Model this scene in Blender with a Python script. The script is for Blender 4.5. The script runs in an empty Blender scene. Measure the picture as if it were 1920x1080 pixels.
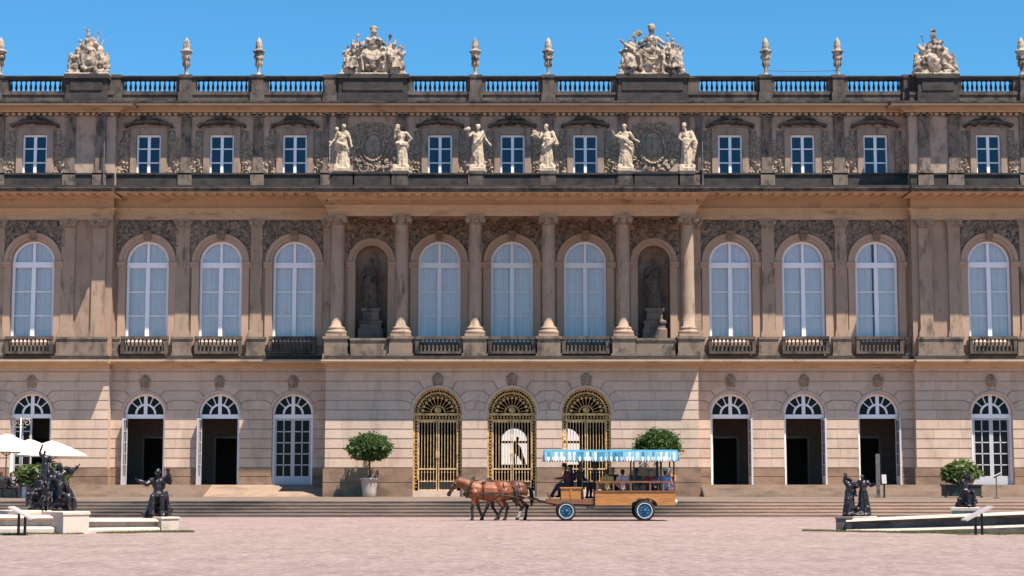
import bpy, math, random
from mathutils import Vector, Matrix, Euler
from math import sin, cos, pi, radians, sqrt, atan2, hypot

random.seed(7)
SC = bpy.context.scene
COL = SC.collection

# ------------------------------------------------------------------ camera
TH = radians(6.23); F = 3300.0; CY = -100.0; CZ = 1.63
def ray(u, v):
    a = (u-960)/F; b = (540-v)/F
    return Vector((a, cos(TH)-b*sin(TH), sin(TH)+b*cos(TH)))
def A(u, v, Y):                      # measured picture point -> metres in the plane at depth Y
    d = ray(u, v); t = (Y-CY)/d.y
    return d.x*t, CZ+d.z*t
def X(u, v, Y): return A(u, v, Y)[0]
def Z(v, Y): return A(960, v, Y)[1]
def G(u, v, z=0.0):                  # measured picture point -> metres on the level z
    d = ray(u, v); t = (z-CZ)/d.z
    return Vector((d.x*t, CY+d.y*t, z))

cam = bpy.data.cameras.new('camera'); co = bpy.data.objects.new('camera', cam); COL.objects.link(co)
co.location = (0, CY, CZ); co.rotation_euler = (pi/2+TH, 0, 0)
cam.sensor_width = 36; cam.lens = F/1920*36; cam.clip_end = 6000; cam.clip_start = 0.5
SC.camera = co

# ------------------------------------------------------------------ materials
def lin(c): return (c[0], c[1], c[2], 1)
def newmat(name):
    m = bpy.data.materials.new(name); m.use_nodes = True
    nt = m.node_tree; return m, nt, nt.nodes['Principled BSDF']
def N(nt, t, **k):
    n = nt.nodes.new(t)
    for a, b in k.items(): setattr(n, a, b)
    return n
def noise(nt, vec, scale, detail=6, rough=.6, stretch=None):
    if stretch:
        mp = N(nt, 'ShaderNodeMapping'); mp.inputs['Scale'].default_value = stretch
        nt.links.new(vec, mp.inputs['Vector']); vec = mp.outputs[0]
    n = N(nt, 'ShaderNodeTexNoise'); n.inputs['Scale'].default_value = scale
    n.inputs['Detail'].default_value = detail; n.inputs['Roughness'].default_value = rough
    nt.links.new(vec, n.inputs['Vector']); return n.outputs['Fac']
def ramp(nt, fac, a, b):
    r = N(nt, 'ShaderNodeMapRange'); r.inputs['From Min'].default_value = a; r.inputs['From Max'].default_value = b
    nt.links.new(fac, r.inputs['Value']); return r.outputs[0]
def mix(nt, fac, a, b):
    m = N(nt, 'ShaderNodeMix', data_type='RGBA')
    if isinstance(fac, (int, float)): m.inputs[0].default_value = fac
    else: nt.links.new(fac, m.inputs[0])
    for s, val in ((6, a), (7, b)):
        if isinstance(val, tuple): m.inputs[s].default_value = lin(val)
        else: nt.links.new(val, m.inputs[s])
    return m.outputs[2]
def mul(nt, fac, k):
    m = N(nt, 'ShaderNodeMath', operation='MULTIPLY'); nt.links.new(fac, m.inputs[0]); m.inputs[1].default_value = k
    return m.outputs[0]
def bump(nt, p, h, strength, dist):
    b = N(nt, 'ShaderNodeBump'); b.inputs['Strength'].default_value = strength; b.inputs['Distance'].default_value = dist
    nt.links.new(h, b.inputs['Height']); nt.links.new(b.outputs[0], p.inputs['Normal'])

def stone(name, c1, c2, dark, amount=.5, lo=.5, hi=.68, vs=.9, streak=(1, 1, .28), rough=.85, grain=6.0, bs=.4, island=0):
    kk = .82 if name in ('pink ashlar', 'pale basin marble', 'warm statue marble', 'weathered trophy stone', 'tan cornice stone') else (.88 if name in ('pale attic panel', 'weathered wall stone', 'brown window stone', 'carved grey stone', 'tan arch stone', 'blotched pilaster stone', 'sooty carved stone') else .70)
    c1, c2, dark = (tuple(x*kk for x in c) for c in (c1, c2, dark))
    m, nt, p = newmat(name)
    pos = N(nt, 'ShaderNodeNewGeometry').outputs['Position']
    base = mix(nt, ramp(nt, noise(nt, pos, vs*.8, 5), .32, .68), c1, c2)
    base = mix(nt, mul(nt, ramp(nt, noise(nt, pos, vs*1.6, 8, .65, streak), lo, hi), amount), base, dark)
    base = mix(nt, mul(nt, ramp(nt, noise(nt, pos, grain, 8, .7), .5, .8), .35), base, dark)
    if island: base = mix(nt, mul(nt, N(nt, 'ShaderNodeNewGeometry').outputs['Random Per Island'], island*2), base, dark)
    nt.links.new(base, p.inputs['Base Color']); p.inputs['Roughness'].default_value = rough
    bump(nt, p, noise(nt, pos, grain*2, 8, .7), bs, .05)
    return m
def plain(name, c, rough=.6, metal=0.0, var=.15, scale=8, spec=.5):
    m, nt, p = newmat(name)
    tc = N(nt, 'ShaderNodeTexCoord').outputs['Object']
    d = tuple(x*(1-var*2) for x in c); l = tuple(min(1, x*(1+var)) for x in c)
    nt.links.new(mix(nt, ramp(nt, noise(nt, tc, scale, 5), .3, .7), d, l), p.inputs['Base Color'])
    p.inputs['Roughness'].default_value = rough; p.inputs['Metallic'].default_value = metal
    p.inputs['Specular IOR Level'].default_value = spec
    return m
def glass(name, tint, refl, trans):
    m, nt, p = newmat(name)
    out = nt.nodes['Material Output']
    tr = N(nt, 'ShaderNodeBsdfTransparent'); tr.inputs[0].default_value = lin(trans)
    gl = N(nt, 'ShaderNodeBsdfGlossy'); gl.inputs[0].default_value = lin(tint); gl.inputs['Roughness'].default_value = .04
    fr = N(nt, 'ShaderNodeFresnel'); fr.inputs[0].default_value = 1.5
    ad = N(nt, 'ShaderNodeMath', operation='ADD'); nt.links.new(fr.outputs[0], ad.inputs[0]); ad.inputs[1].default_value = refl
    mx = N(nt, 'ShaderNodeMixShader'); nt.links.new(ad.outputs[0], mx.inputs[0])
    nt.links.new(tr.outputs[0], mx.inputs[1]); nt.links.new(gl.outputs[0], mx.inputs[2])
    nt.links.new(mx.outputs[0], out.inputs['Surface'])
    return m

M = {}
M['wall'] = stone('pink ashlar', (.70, .505, .395), (.78, .575, .455), (.34, .23, .17), .55, .50, .72, .7, (1, 1, .35), grain=9, island=.11)
M['plinth'] = stone('brown plinth stone', (.36, .225, .145), (.45, .285, .19), (.13, .085, .06), .75, .45, .66, .9, (.5, 1, 1), grain=7, island=.1)
M['cornice'] = stone('tan cornice stone', (.58, .375, .235), (.66, .44, .285), (.15, .10, .07), .75, .55, .72, 1.0, (.35, 1, 1), grain=7)
M['upper'] = stone('weathered wall stone', (.36, .235, .165), (.43, .285, .205), (.10, .07, .055), .65, .53, .72, .8, (1, 1, .3), grain=8)
M['pilaster'] = stone('blotched pilaster stone', (.36, .245, .175), (.44, .305, .22), (.085, .064, .052), .8, .52, .68, 1.1, (1.6, 1, .4), grain=7)
M['arch'] = stone('tan arch stone', (.46, .30, .21), (.51, .34, .245), (.2, .125, .085), .35, .55, .75, .9, grain=9)
M['attic'] = stone('grey brown attic stone', (.23, .17, .135), (.32, .235, .185), (.05, .04, .036), .85, .47, .62, 1.5, (1.2, 1, .6), grain=7)
M['panel'] = stone('pale attic panel', (.43, .30, .23), (.50, .36, .28), (.11, .08, .066), .65, .51, .69, 1.2, (1, 1, .6), grain=9)
M['relief'] = stone('carved grey stone', (.33, .24, .175), (.42, .31, .225), (.10, .075, .062), .65, .48, .64, 2.0, (1, 1, .8), grain=7)
M['darkrelief'] = stone('sooty carved stone', (.22, .165, .13), (.36, .27, .205), (.05, .042, .038), .85, .46, .62, 2.4, (1, 1, 1), grain=7)
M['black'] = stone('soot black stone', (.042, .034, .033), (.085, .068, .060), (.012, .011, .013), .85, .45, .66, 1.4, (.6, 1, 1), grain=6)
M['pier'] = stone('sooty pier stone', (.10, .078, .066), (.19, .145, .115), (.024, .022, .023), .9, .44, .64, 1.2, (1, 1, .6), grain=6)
M['pedestal'] = stone('brown pedestal stone', (.24, .175, .135), (.33, .245, .185), (.04, .034, .032), .85, .48, .66, 1.0, (1, 1, .6), grain=6)
M['surround'] = stone('brown window stone', (.33, .225, .165), (.40, .28, .21), (.07, .052, .044), .7, .49, .66, 1.3, grain=8)
M['marble'] = stone('warm statue marble', (.54, .41, .29), (.63, .495, .36), (.14, .10, .08), .8, .52, .67, 3.0, (1, 1, .5), grain=10, bs=.2)
M['trophy'] = stone('weathered trophy stone', (.40, .31, .23), (.56, .445, .34), (.065, .055, .05), .95, .48, .60, 1.5, (1, 1, .7), grain=7)
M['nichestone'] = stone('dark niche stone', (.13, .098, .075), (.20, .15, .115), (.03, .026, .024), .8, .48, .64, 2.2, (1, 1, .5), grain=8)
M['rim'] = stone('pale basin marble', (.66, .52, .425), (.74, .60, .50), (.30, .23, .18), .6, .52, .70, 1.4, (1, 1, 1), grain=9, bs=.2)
M['rimdark'] = stone('shade-toned basin marble', (.15, .125, .12), (.24, .20, .19), (.045, .038, .04), .8, .46, .66, 1.4, (.6, 1, 1), grain=9, bs=.2)  # basin stone darkened to stand in for shade; reused on the stele foot
M['white'] = plain('white window paint', (.88, .82, .84), .45, var=.03)
M['white2'] = plain('grey white door paint', (.50, .475, .50), .45, var=.05)
M['curtain'] = plain('white curtain cloth', (.78, .715, .715), .9, var=.03, scale=2)
M['pane'] = glass('window glass', (1, 1, 1), .015, (.95, .97, 1.0))
M['bluepane'] = plain('dark blue glass', (.005, .022, .06), .04, var=.2, scale=1.5)
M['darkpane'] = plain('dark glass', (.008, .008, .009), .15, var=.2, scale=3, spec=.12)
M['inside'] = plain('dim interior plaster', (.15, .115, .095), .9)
M['gold'] = plain('gilded iron', (.62, .37, .14), .42, .2, var=.3, scale=5)
M['goldgrey'] = plain('worn gilded bars', (.70, .46, .24), .45, .15, var=.25, scale=5)
M['bronze'] = plain('black bronze', (.030, .025, .030), .36, .35, var=.35, scale=6)
M['iron'] = plain('black iron', (.02, .02, .022), .5, .3)
M['grey'] = plain('grey metal', (.15, .13, .13), .45, .3)
M['sign'] = plain('pale sign panel', (.48, .43, .42), .35, var=.05)
M['leather'] = plain('black leather', (.022, .017, .015), .5)
M['tyre'] = plain('black rubber', (.015, .015, .016), .8)
M['bluerim'] = plain('blue wheel paint', (.006, .085, .18), .4, var=.3)
M['terrace'] = stone('dirty terrace flags', (.24, .165, .125), (.31, .22, .165), (.10, .07, .056), .7, .46, .66, .6, (.5, 1, 1), grain=5)
M['awningpale'] = plain('pale blue canvas', (.20, .42, .52), .8, var=.15, scale=5)
M['whitering'] = plain('white wall ring', (.72, .72, .76), .5, var=.05)
M['awningwhite'] = plain('white canvas', (.58, .64, .68), .8, var=.05)
M['awningblue'] = plain('teal canvas', (.05, .235, .36), .8, var=.22, scale=5)
M['awning'] = M['awningblue']
M['parasol'] = plain('cream parasol canvas', (.74, .66, .55), .9, var=.03)
M['tan'] = plain('varnished pole wood', (.42, .25, .13), .5)
M['pot'] = stone('pale plant pot', (.60, .48, .44), (.68, .55, .50), (.3, .22, .18), .4, grain=12)
M['bark'] = stone('brown bark', (.10, .065, .04), (.14, .09, .06), (.04, .03, .02), .6, grain=14)
M['tub'] = plain('dark green tub', (.015, .02, .016), .6)

def wood(name, a, b):
    m, nt, p = newmat(name)
    tc = N(nt, 'ShaderNodeTexCoord').outputs['Object']
    n1 = noise(nt, tc, 2.2, 8, .6, (1, 4, 9))
    nt.links.new(mix(nt, ramp(nt, n1, .3, .7), a, b), p.inputs['Base Color'])
    p.inputs['Roughness'].default_value = .45
    return m
M['wood'] = wood('orange varnished wood', (.27, .105, .026), (.50, .215, .058))
M['darkwood'] = wood('brown wagon timber', (.14, .055, .022), (.25, .10, .04))

def leafmat(name, a, b, tr=.35):
    m, nt, p = newmat(name)
    g = N(nt, 'ShaderNodeNewGeometry')
    nt.links.new(mix(nt, g.outputs['Random Per Island'], a, b), p.inputs['Base Color'])
    p.inputs['Roughness'].default_value = .5
    out = nt.nodes['Material Output']
    t = N(nt, 'ShaderNodeBsdfTranslucent'); t.inputs[0].default_value = lin(tuple(x*1.2 for x in b))
    mx = N(nt, 'ShaderNodeMixShader'); mx.inputs[0].default_value = tr
    nt.links.new(p.outputs[0], mx.inputs[1]); nt.links.new(t.outputs[0], mx.inputs[2])
    nt.links.new(mx.outputs[0], out.inputs['Surface'])
    return m
M['leaf'] = leafmat('bay tree leaf', (.010, .032, .008), (.085, .15, .035))
M['leaf2'] = leafmat('oleander leaf', (.03, .06, .018), (.16, .20, .06))
M['grass'] = leafmat('lawn grass', (.08, .10, .022), (.20, .19, .07))

def gravelmat():
    m, nt, p = newmat('pink gravel')
    pos = N(nt, 'ShaderNodeNewGeometry').outputs['Position']
    a = noise(nt, pos, .9, 10, .8, (1, .45, 1)); b = noise(nt, pos, 4.2, 8, .8, (1, .5, 1)); c = noise(nt, pos, .12, 4, .6)
    base = mix(nt, ramp(nt, a, .40, .62), (.225, .15, .13), (.36, .258, .23))
    base = mix(nt, ramp(nt, b, .48, .64), base, (.47, .355, .325))
    base = mix(nt, mul(nt, ramp(nt, c, .4, .7), .22), base, (.25, .18, .16))
    vo = N(nt, 'ShaderNodeTexVoronoi'); vo.inputs['Scale'].default_value = 7; nt.links.new(pos, vo.inputs['Vector'])
    base = mix(nt, mul(nt, ramp(nt, vo.outputs['Color'], .2, .9), .30), base, (.17, .11, .096))
    nt.links.new(base, p.inputs['Base Color']); p.inputs['Roughness'].default_value = .95
    bump(nt, p, noise(nt, pos, 14, 8, .8), .9, .05)
    return m
M['gravel'] = gravelmat()
M['water'] = plain('dark pool water', (.02, .035, .035), .06, var=.2, scale=1)
M['courtwall'] = plain('white limewash', (.66, .65, .64), .9, var=.03)
def stepmat():
    m, nt, p = newmat('weathered step stone')
    pos = N(nt, 'ShaderNodeNewGeometry').outputs['Position']
    sx = N(nt, 'ShaderNodeSeparateXYZ'); nt.links.new(pos, sx.inputs[0])
    a = noise(nt, pos, .35, 6, .6, (.6, 1, 1)); b = noise(nt, pos, 2.5, 8, .7, (.3, 1, 3))
    gx = ramp(nt, sx.outputs['X'], 6.5, 11.5)             # tone turns from dirty brown to tan towards the right
    dirt = mix(nt, ramp(nt, b, .36, .64), (.16, .115, .09), (.27, .195, .15))
    dirt = mix(nt, ramp(nt, a, .42, .66), dirt, (.085, .066, .056))
    tan = mix(nt, ramp(nt, b, .36, .64), (.30, .20, .145), (.42, .29, .215))
    tan = mix(nt, mul(nt, ramp(nt, a, .5, .7), .6), tan, (.17, .12, .095))
    nt.links.new(mix(nt, gx, dirt, tan), p.inputs['Base Color']); p.inputs['Roughness'].default_value = .9
    bump(nt, p, noise(nt, pos, 10, 8, .7), .4, .04)
    return m
M['step'] = stepmat()
M['paving'] = stone('tan terrace paving', (.40, .27, .19), (.47, .325, .235), (.17, .115, .085), .6, .48, .68, .7, (.6, 1, 1), grain=5)

# ------------------------------------------------------------------ mesh builder
class MB:
    def __init__(s): s.v = []; s.f = []; s.m = []
    def add(s, vs, fs, mi=0):
        o = len(s.v); s.v += [tuple(p) for p in vs]
        for f in fs: s.f.append(tuple(i+o for i in f)); s.m.append(mi)
    def box(s, x0, x1, y0, y1, z0, z1, mi=0):
        vs = [(x, y, z) for x in (x0, x1) for y in (y0, y1) for z in (z0, z1)]
        s.add(vs, [(0, 1, 3, 2), (4, 6, 7, 5), (0, 4, 5, 1), (2, 3, 7, 6), (0, 2, 6, 4), (1, 5, 7, 3)], mi)
    def obox(s, c, size, rot=None, mi=0):        # oriented box
        r = (rot.to_matrix() if rot else Matrix.Identity(3))
        h = Vector(size)/2; vs = []
        for x in (-1, 1):
            for y in (-1, 1):
                for z in (-1, 1): vs.append(Vector(c)+r @ Vector((x*h.x, y*h.y, z*h.z)))
        s.add(vs, [(0, 1, 3, 2), (4, 6, 7, 5), (0, 4, 5, 1), (2, 3, 7, 6), (0, 2, 6, 4), (1, 5, 7, 3)], mi)
    def prism(s, poly, y0, y1, mi=0, back=False):   # polygon in x,z extruded along y; front at y0
        n = len(poly)
        vs = [(p[0], y0, p[1]) for p in poly]+[(p[0], y1, p[1]) for p in poly]
        fs = [tuple(range(n))]+[(i, i+n, (i+1) % n+n, (i+1) % n) for i in range(n)]
        if back: fs.append(tuple(range(2*n-1, n-1, -1)))
        s.add(vs, fs, mi)
    def ring(s, cx, cz, r0, r1, y0, y1, a0=0, a1=pi, n=20, mi=0):   # arched band
        for i in range(n):
            a, b = a0+(a1-a0)*i/n, a0+(a1-a0)*(i+1)/n
            P = [(cx+r0*cos(a), cz+r0*sin(a)), (cx+r1*cos(a), cz+r1*sin(a)), (cx+r1*cos(b), cz+r1*sin(b)), (cx+r0*cos(b), cz+r0*sin(b))]
            vs = [(p[0], y0, p[1]) for p in P]+[(p[0], y1, p[1]) for p in P]
            fs = [(0, 1, 2, 3), (1, 5, 6, 2), (0, 3, 7, 4)]
            if i == 0 : fs.append((0, 4, 5, 1))
            if i == n-1: fs.append((3, 2, 6, 7))
            s.add(vs, fs, mi)
    def sweep(s, x0, x1, Y, back, prof, r0, r1, mi=0, rk=1.0, dark=()):
        """moulding profile [(projection, z)] run along x with mitred returns"""
        path = lambda p: ([(x0-p*rk, back)] if r0 else [])+[(x0-(p*rk if r0 else 0), Y-p), (x1+(p*rk if r1 else 0), Y-p)]+([(x1+p*rk, back)] if r1 else [])
        n = len(path(0)); vs = []; fs = []
        for p, z in prof: vs += [(a, b, z) for a, b in path(p)]
        for j in range(len(prof)-1):
            for i in range(n-1): fs.append((j*n+i, j*n+i+1, (j+1)*n+i+1, (j+1)*n+i))
        m = len(prof)
        zb, zt = len(vs), len(vs)+2
        vs += [(x0 if not r0 else x0-prof[-1][0]*rk, back, prof[-1][1]), (x1 if not r1 else x1+prof[-1][0]*rk, back, prof[-1][1])]
        top = [(m-1)*n+i for i in range(n)]
        fs.append(tuple(top+([zb+1] if not r1 else [])+([zb] if not r0 else [])))
        st = len(s.m); s.add(vs, fs, mi)
        for j in dark:
            for i in range(n-1): s.m[st+j*(n-1)+i] = 1
        if dark: s.m[-1] = 1
    def lathe(s, prof, c=(0, 0, 0), n=16, mi=0, flute=0, k=0):
        vs = []; fs = []
        for r, z in prof:
            for i in range(n):
                a = 2*pi*i/n; rr = r*(1+flute*cos(k*a))
                vs.append((c[0]+rr*cos(a), c[1]+rr*sin(a), c[2]+z))
        m = len(prof)
        for j in range(m-1):
            for i in range(n):
                fs.append((j*n+i, j*n+(i+1) % n, (j+1)*n+(i+1) % n, (j+1)*n+i))
        fs.append(tuple(range(n-1, -1, -1))); fs.append(tuple(range((m-1)*n, m*n)))
        s.add(vs, fs, mi)
    def tube(s, pts, rads, n=8, mi=0):
        pts = [Vector(p) for p in pts]
        if isinstance(rads, (int, float)): rads = [rads]*len(pts)
        vs = []; fs = []; prev = None
        for i, p in enumerate(pts):
            d = (pts[min(i+1, len(pts)-1)]-pts[max(i-1, 0)])
            d = d.normalized() if d.length > 1e-9 else Vector((0, 0, 1))
            if prev is None:
                ref = Vector((0, 0, 1)) if abs(d.z) < .9 else Vector((1, 0, 0))
                x = d.cross(ref).normalized()
            else:
                x = (prev-d*prev.dot(d)).normalized()
            prev = x; y = d.cross(x)
            for k in range(n):
                a = 2*pi*k/n; vs.append(p+(x*cos(a)+y*sin(a))*rads[i])
        for j in range(len(pts)-1):
            for k in range(n): fs.append((j*n+k, j*n+(k+1) % n, (j+1)*n+(k+1) % n, (j+1)*n+k))
        fs.append(tuple(range(n-1, -1, -1))); fs.append(tuple(range((len(pts)-1)*n, len(pts)*n)))
        s.add(vs, fs, mi)
    def cap(s, p0, r0, p1, r1, n=10, mi=0):      # tapered limb with rounded ends
        p0 = Vector(p0); p1 = Vector(p1); d = p1-p0
        d = d.normalized() if d.length > 1e-6 else Vector((0, 0, 1))
        pts = [p0-d*r0*.98, p0-d*r0*.75, p0-d*r0*.35, p0, (p0+p1)/2, p1, p1+d*r1*.35, p1+d*r1*.75, p1+d*r1*.98]
        rd = [r0*.15, r0*.66, r0*.93, r0, (r0+r1)/2, r1, r1*.93, r1*.66, r1*.15]
        s.tube(pts, rd, n, mi)
    def ell(s, c, r, rot=None, n=10, m=6, mi=0):
        vs = []; fs = []; R = rot.to_matrix() if rot else None; c = Vector(c)
        for j in range(1, m):
            t = pi*j/m
            for i in range(n):
                a = 2*pi*i/n; p = Vector((r[0]*sin(t)*cos(a), r[1]*sin(t)*sin(a), r[2]*cos(t)))
                vs.append(c+(R @ p if R else p))
        top = Vector((0, 0, r[2])); bot = -top
        vs.append(c+(R @ top if R else top)); vs.append(c+(R @ bot if R else bot))
        T = len(vs)-2; B = len(vs)-1
        for j in range(m-2):
            for i in range(n): fs.append((j*n+i, (j+1)*n+i, (j+1)*n+(i+1) % n, j*n+(i+1) % n))
        for i in range(n):
            fs.append((T, i, (i+1) % n)); fs.append((B, (m-2)*n+(i+1) % n, (m-2)*n+i))
        s.add(vs, fs, mi)
    def xf(s, mat):
        s.v = [tuple(mat @ Vector(p)) for p in s.v]; return s
    def merge(s, o, mat=None):
        s.add([mat @ Vector(p) for p in o.v] if mat else o.v, [], 0)
        off = len(s.v)-len(o.v)
        for f, m in zip(o.f, o.m): s.f.append(tuple(i+off for i in f)); s.m.append(m)
    def mesh(s, name, mats, smooth=False):
        me = bpy.data.meshes.new(name); me.from_pydata(s.v, [], s.f)
        for m in (mats if isinstance(mats, (list, tuple)) else [mats]): me.materials.append(m)
        me.polygons.foreach_set('material_index', s.m)
        if smooth: me.polygons.foreach_set('use_smooth', [True]*len(s.f))
        me.update(); return me
    def build(s, name, mats, parent=None, smooth=False, loc=None):
        return link(name, s.mesh(name, mats, smooth), parent, loc)

def link(name, me, parent=None, loc=None):
    o = bpy.data.objects.new(name, me); COL.objects.link(o)
    if parent: o.parent = parent
    if loc is not None: o.location = loc
    return o
def empty(name, loc, label, cat, group=None, rz=0):
    o = bpy.data.objects.new(name, None); COL.objects.link(o); o.location = loc; o.rotation_euler.z = rz
    o.empty_display_size = .3
    return tag(o, label, cat, group)
def tag(o, label, cat, group=None):
    o['label'] = label; o['category'] = cat
    if group: o['group'] = group
    return o
def struct(o): o['kind'] = 'structure'; return o
def copy_tree(o, parent=None):
    c = o.copy(); COL.objects.link(c)
    if parent: c.parent = parent
    for ch in list(o.children): copy_tree(ch, c)
    return c
def remesh(mb, name, voxel, mats, smooth=3, fac=.5, rough=0.0, rs=5.0):
    me = mb.mesh('tmp', mats); o = bpy.data.objects.new('tmp', me); COL.objects.link(o)
    r = o.modifiers.new('r', 'REMESH'); r.mode = 'VOXEL'; r.voxel_size = voxel
    if smooth:
        q = o.modifiers.new('s', 'SMOOTH'); q.iterations = smooth; q.factor = fac
    dg = bpy.context.evaluated_depsgraph_get()
    m2 = bpy.data.meshes.new_from_object(o.evaluated_get(dg)); m2.name = name
    bpy.data.objects.remove(o); bpy.data.meshes.remove(me)
    m2.materials.clear()
    if rough:
        from mathutils import noise as mn
        nv = [v.normal.copy() for v in m2.vertices]
        for v, nn in zip(m2.vertices, nv):
            k = mn.noise(v.co*rs)+.6*mn.noise(v.co*rs*2.3+Vector((7, 3, 1)))
            v.co += nn*(k*rough)
    for m in (mats if isinstance(mats, (list, tuple)) else [mats]): m2.materials.append(m)
    m2.polygons.foreach_set('material_index', [0]*len(m2.polygons))
    m2.polygons.foreach_set('use_smooth', [True]*len(m2.polygons))
    return m2
def E(x=0, y=0, z=0): return Euler((radians(x), radians(y), radians(z)))

# ------------------------------------------------------------------ sky and sun
w = bpy.data.worlds.new('World'); SC.world = w; w.use_nodes = True
nt = w.node_tree; bg = nt.nodes['Background']
sky = N(nt, 'ShaderNodeTexSky'); sky.sky_type = 'NISHITA'; sky.sun_disc = False
SD = Vector((-1.36, 1.4, -3.79)).normalized()
sky.sun_elevation = math.asin(-SD.z); sky.sun_rotation = atan2(-SD.x, -SD.y)
sky.air_density = 1.0; sky.dust_density = .1; sky.ozone_density = 4.0
hs = N(nt, 'ShaderNodeMix', data_type='RGBA', blend_type='MULTIPLY'); hs.inputs[0].default_value = 1
hs.inputs[7].default_value = (SKYTINT if 'SKYTINT' in globals() else (.56, 1.22, 1.46, 1))
nt.links.new(sky.outputs[0], hs.inputs[6]); nt.links.new(hs.outputs[2], bg.inputs[0])
bg.inputs[1].default_value = .06
sl = bpy.data.lights.new('sun', 'SUN'); sl.energy = 5.0; sl.angle = radians(.53); sl.color = (1, .915, .79)
so = bpy.data.objects.new('sun', sl); COL.objects.link(so); so.location = (30, -30, 80)
so.rotation_euler = SD.to_track_quat('-Z', 'Y').to_euler()
SC.view_settings.view_transform = 'Standard'; SC.view_settings.look = 'None'
SC.view_settings.exposure = .92; SC.view_settings.gamma = 1
# ================================================================== PALACE
WY = 3.5; PY = 2.8                      # recessed walls, side projections; the middle block stands at y = 0
palace = empty('palace', (0, 0, .7), 'long tan stone baroque palace with tall arched windows and a balustraded flat roof', 'palace')
def part(name, mb, mats, parent=None, smooth=False):
    o = mb.build(name, mats, parent or palace, smooth)
    if not parent: o.matrix_parent_inverse = Matrix.Translation((0, 0, -.7))
    return o
def ppart(name, me, loc, parent=None):
    o = link(name, me, parent or palace, loc)
    if not parent: o.matrix_parent_inverse = Matrix.Translation((0, 0, -.7))
    return o

XC = X(1310, 800, 0)
XR = X(1717, 800, PY)
XE = 44.0
zT = .70                                 # terrace level in front of the middle block
zU = Z(909, WY)                          # upper level at the recessed doors

def arched_wall(mb, x0, x1, z0, z1, Y, depth, ops, n=18):
    """flat wall with arched or square openings and their reveals"""
    ops = sorted(ops, key=lambda o: o['cx']); x = x0
    def q(xa, xb, za, zb):
        if xb-xa > 1e-4 and zb-za > 1e-4: mb.add([(xa, Y, za), (xb, Y, za), (xb, Y, zb), (xa, Y, zb)], [(0, 1, 2, 3)])
    for o in ops:
        c, h, s = o['cx'], o['hw'], o['sill']
        q(x, c-h, z0, z1); q(c-h, c+h, z0, s)
        if o.get('arch', True):
            P = [(c+h*cos(pi-pi*i/n), o['spring']+h*sin(pi*i/n)) for i in range(n+1)]
        else: P = [(c-h, o['spring']), (c+h, o['spring'])]
        for a, b in zip(P, P[1:]):
            mb.add([(a[0], Y, a[1]), (b[0], Y, b[1]), (b[0], Y, z1), (a[0], Y, z1)], [(0, 1, 2, 3)])
        loop = [(c-h, s)]+P+[(c+h, s)]
        if P[0] == (c-h, s): loop = P
        for a, b in zip(loop, loop[1:]+loop[:1]):
            if hypot(a[0]-b[0], a[1]-b[1]) < 1e-5: continue
            mb.add([(a[0], Y, a[1]), (b[0], Y, b[1]), (b[0], Y+depth, b[1]), (a[0], Y+depth, a[1])], [(0, 1, 2, 3)])
        x = c+h
    q(x, x1, z0, z1)

def rusticate(mb, x0, x1, Y, z0, z1, n, ops, proud=.075, gap=.06, kv=1.5):
    ops = sorted(ops, key=lambda o: o['cx']); H = (z1-z0)/n
    def e(o, z, low):
        if low: return o['hw']+.003
        d = z-o['spring']; R = o['hw']*kv
        return sqrt(R*R-d*d) if abs(d) < R else 0
    for k in range(n):
        za, zb = z0+k*H+gap/2, z0+(k+1)*H-gap/2
        zs = [za+(zb-za)*i/4 for i in range(5)]
        for i in range(len(ops)+1):
            a = ops[i-1] if i > 0 else None; b = ops[i] if i < len(ops) else None
            la = a and za < a['spring']; lb = b and za < b['spring']
            L = [(a['cx']+e(a, z, la) if a else x0) for z in zs]; R = [(b['cx']-e(b, z, lb) if b else x1) for z in zs]
            if min(r-l for l, r in zip(L, R)) < .1: continue
            cut = max(L); end = min(R); RR = random.Random(int(k*31+i*7+x0*3)); xs_ = [None]; xx = cut+RR.uniform(.5, 1.5)
            while xx < end-.5: xs_.append(xx); xx += RR.uniform(1.2, 2.1)
            xs_.append(None)
            for c0, c1 in zip(xs_, xs_[1:]):
                LL = L if c0 is None else [c0+.006]*5; RQ = R if c1 is None else [c1-.006]*5
                poly = [(LL[0], zs[0])]+[(r, z) for r, z in zip(RQ, zs)]+[(l, z) for l, z in list(zip(LL, zs))[:0:-1]]
                mb.prism(poly, Y-proud, Y+.02)
    for o in ops:
        h = o['hw']; R0 = h+.18; R1 = h*kv; sp = o['spring']
        js = [z0+k*H for k in range(n+1)]
        an = [math.asin((z-sp)/R1) for z in js if z0 < z and z-sp > .02 and (z-H >= sp or True) and z-sp < R1*.97]
        an = [a for a in an if sp+R1*sin(a)-H > sp-H+.02]
        if not an: continue
        an = [a for a in an] + [pi/2]
        for a, b in zip(an, an[1:]):
            a += .022; b2 = b-.022 if b < pi/2 else b-.16
            if b2-a < .05: continue
            st = [a+(b2-a)*j/3 for j in range(4)]
            for sg in (1, -1):
                poly = [(o['cx']+sg*R0*cos(t), sp+R0*sin(t)) for t in st]+[(o['cx']+sg*R1*cos(t), min(sp+R1*sin(t), z1+.02)) for t in st[::-1]]
                mb.prism(poly if sg < 0 else poly[::-1], Y-proud, Y+.02)
        mb.ring(o['cx'], sp, h+.012, h+.16, Y-.11, Y+.02)

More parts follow.
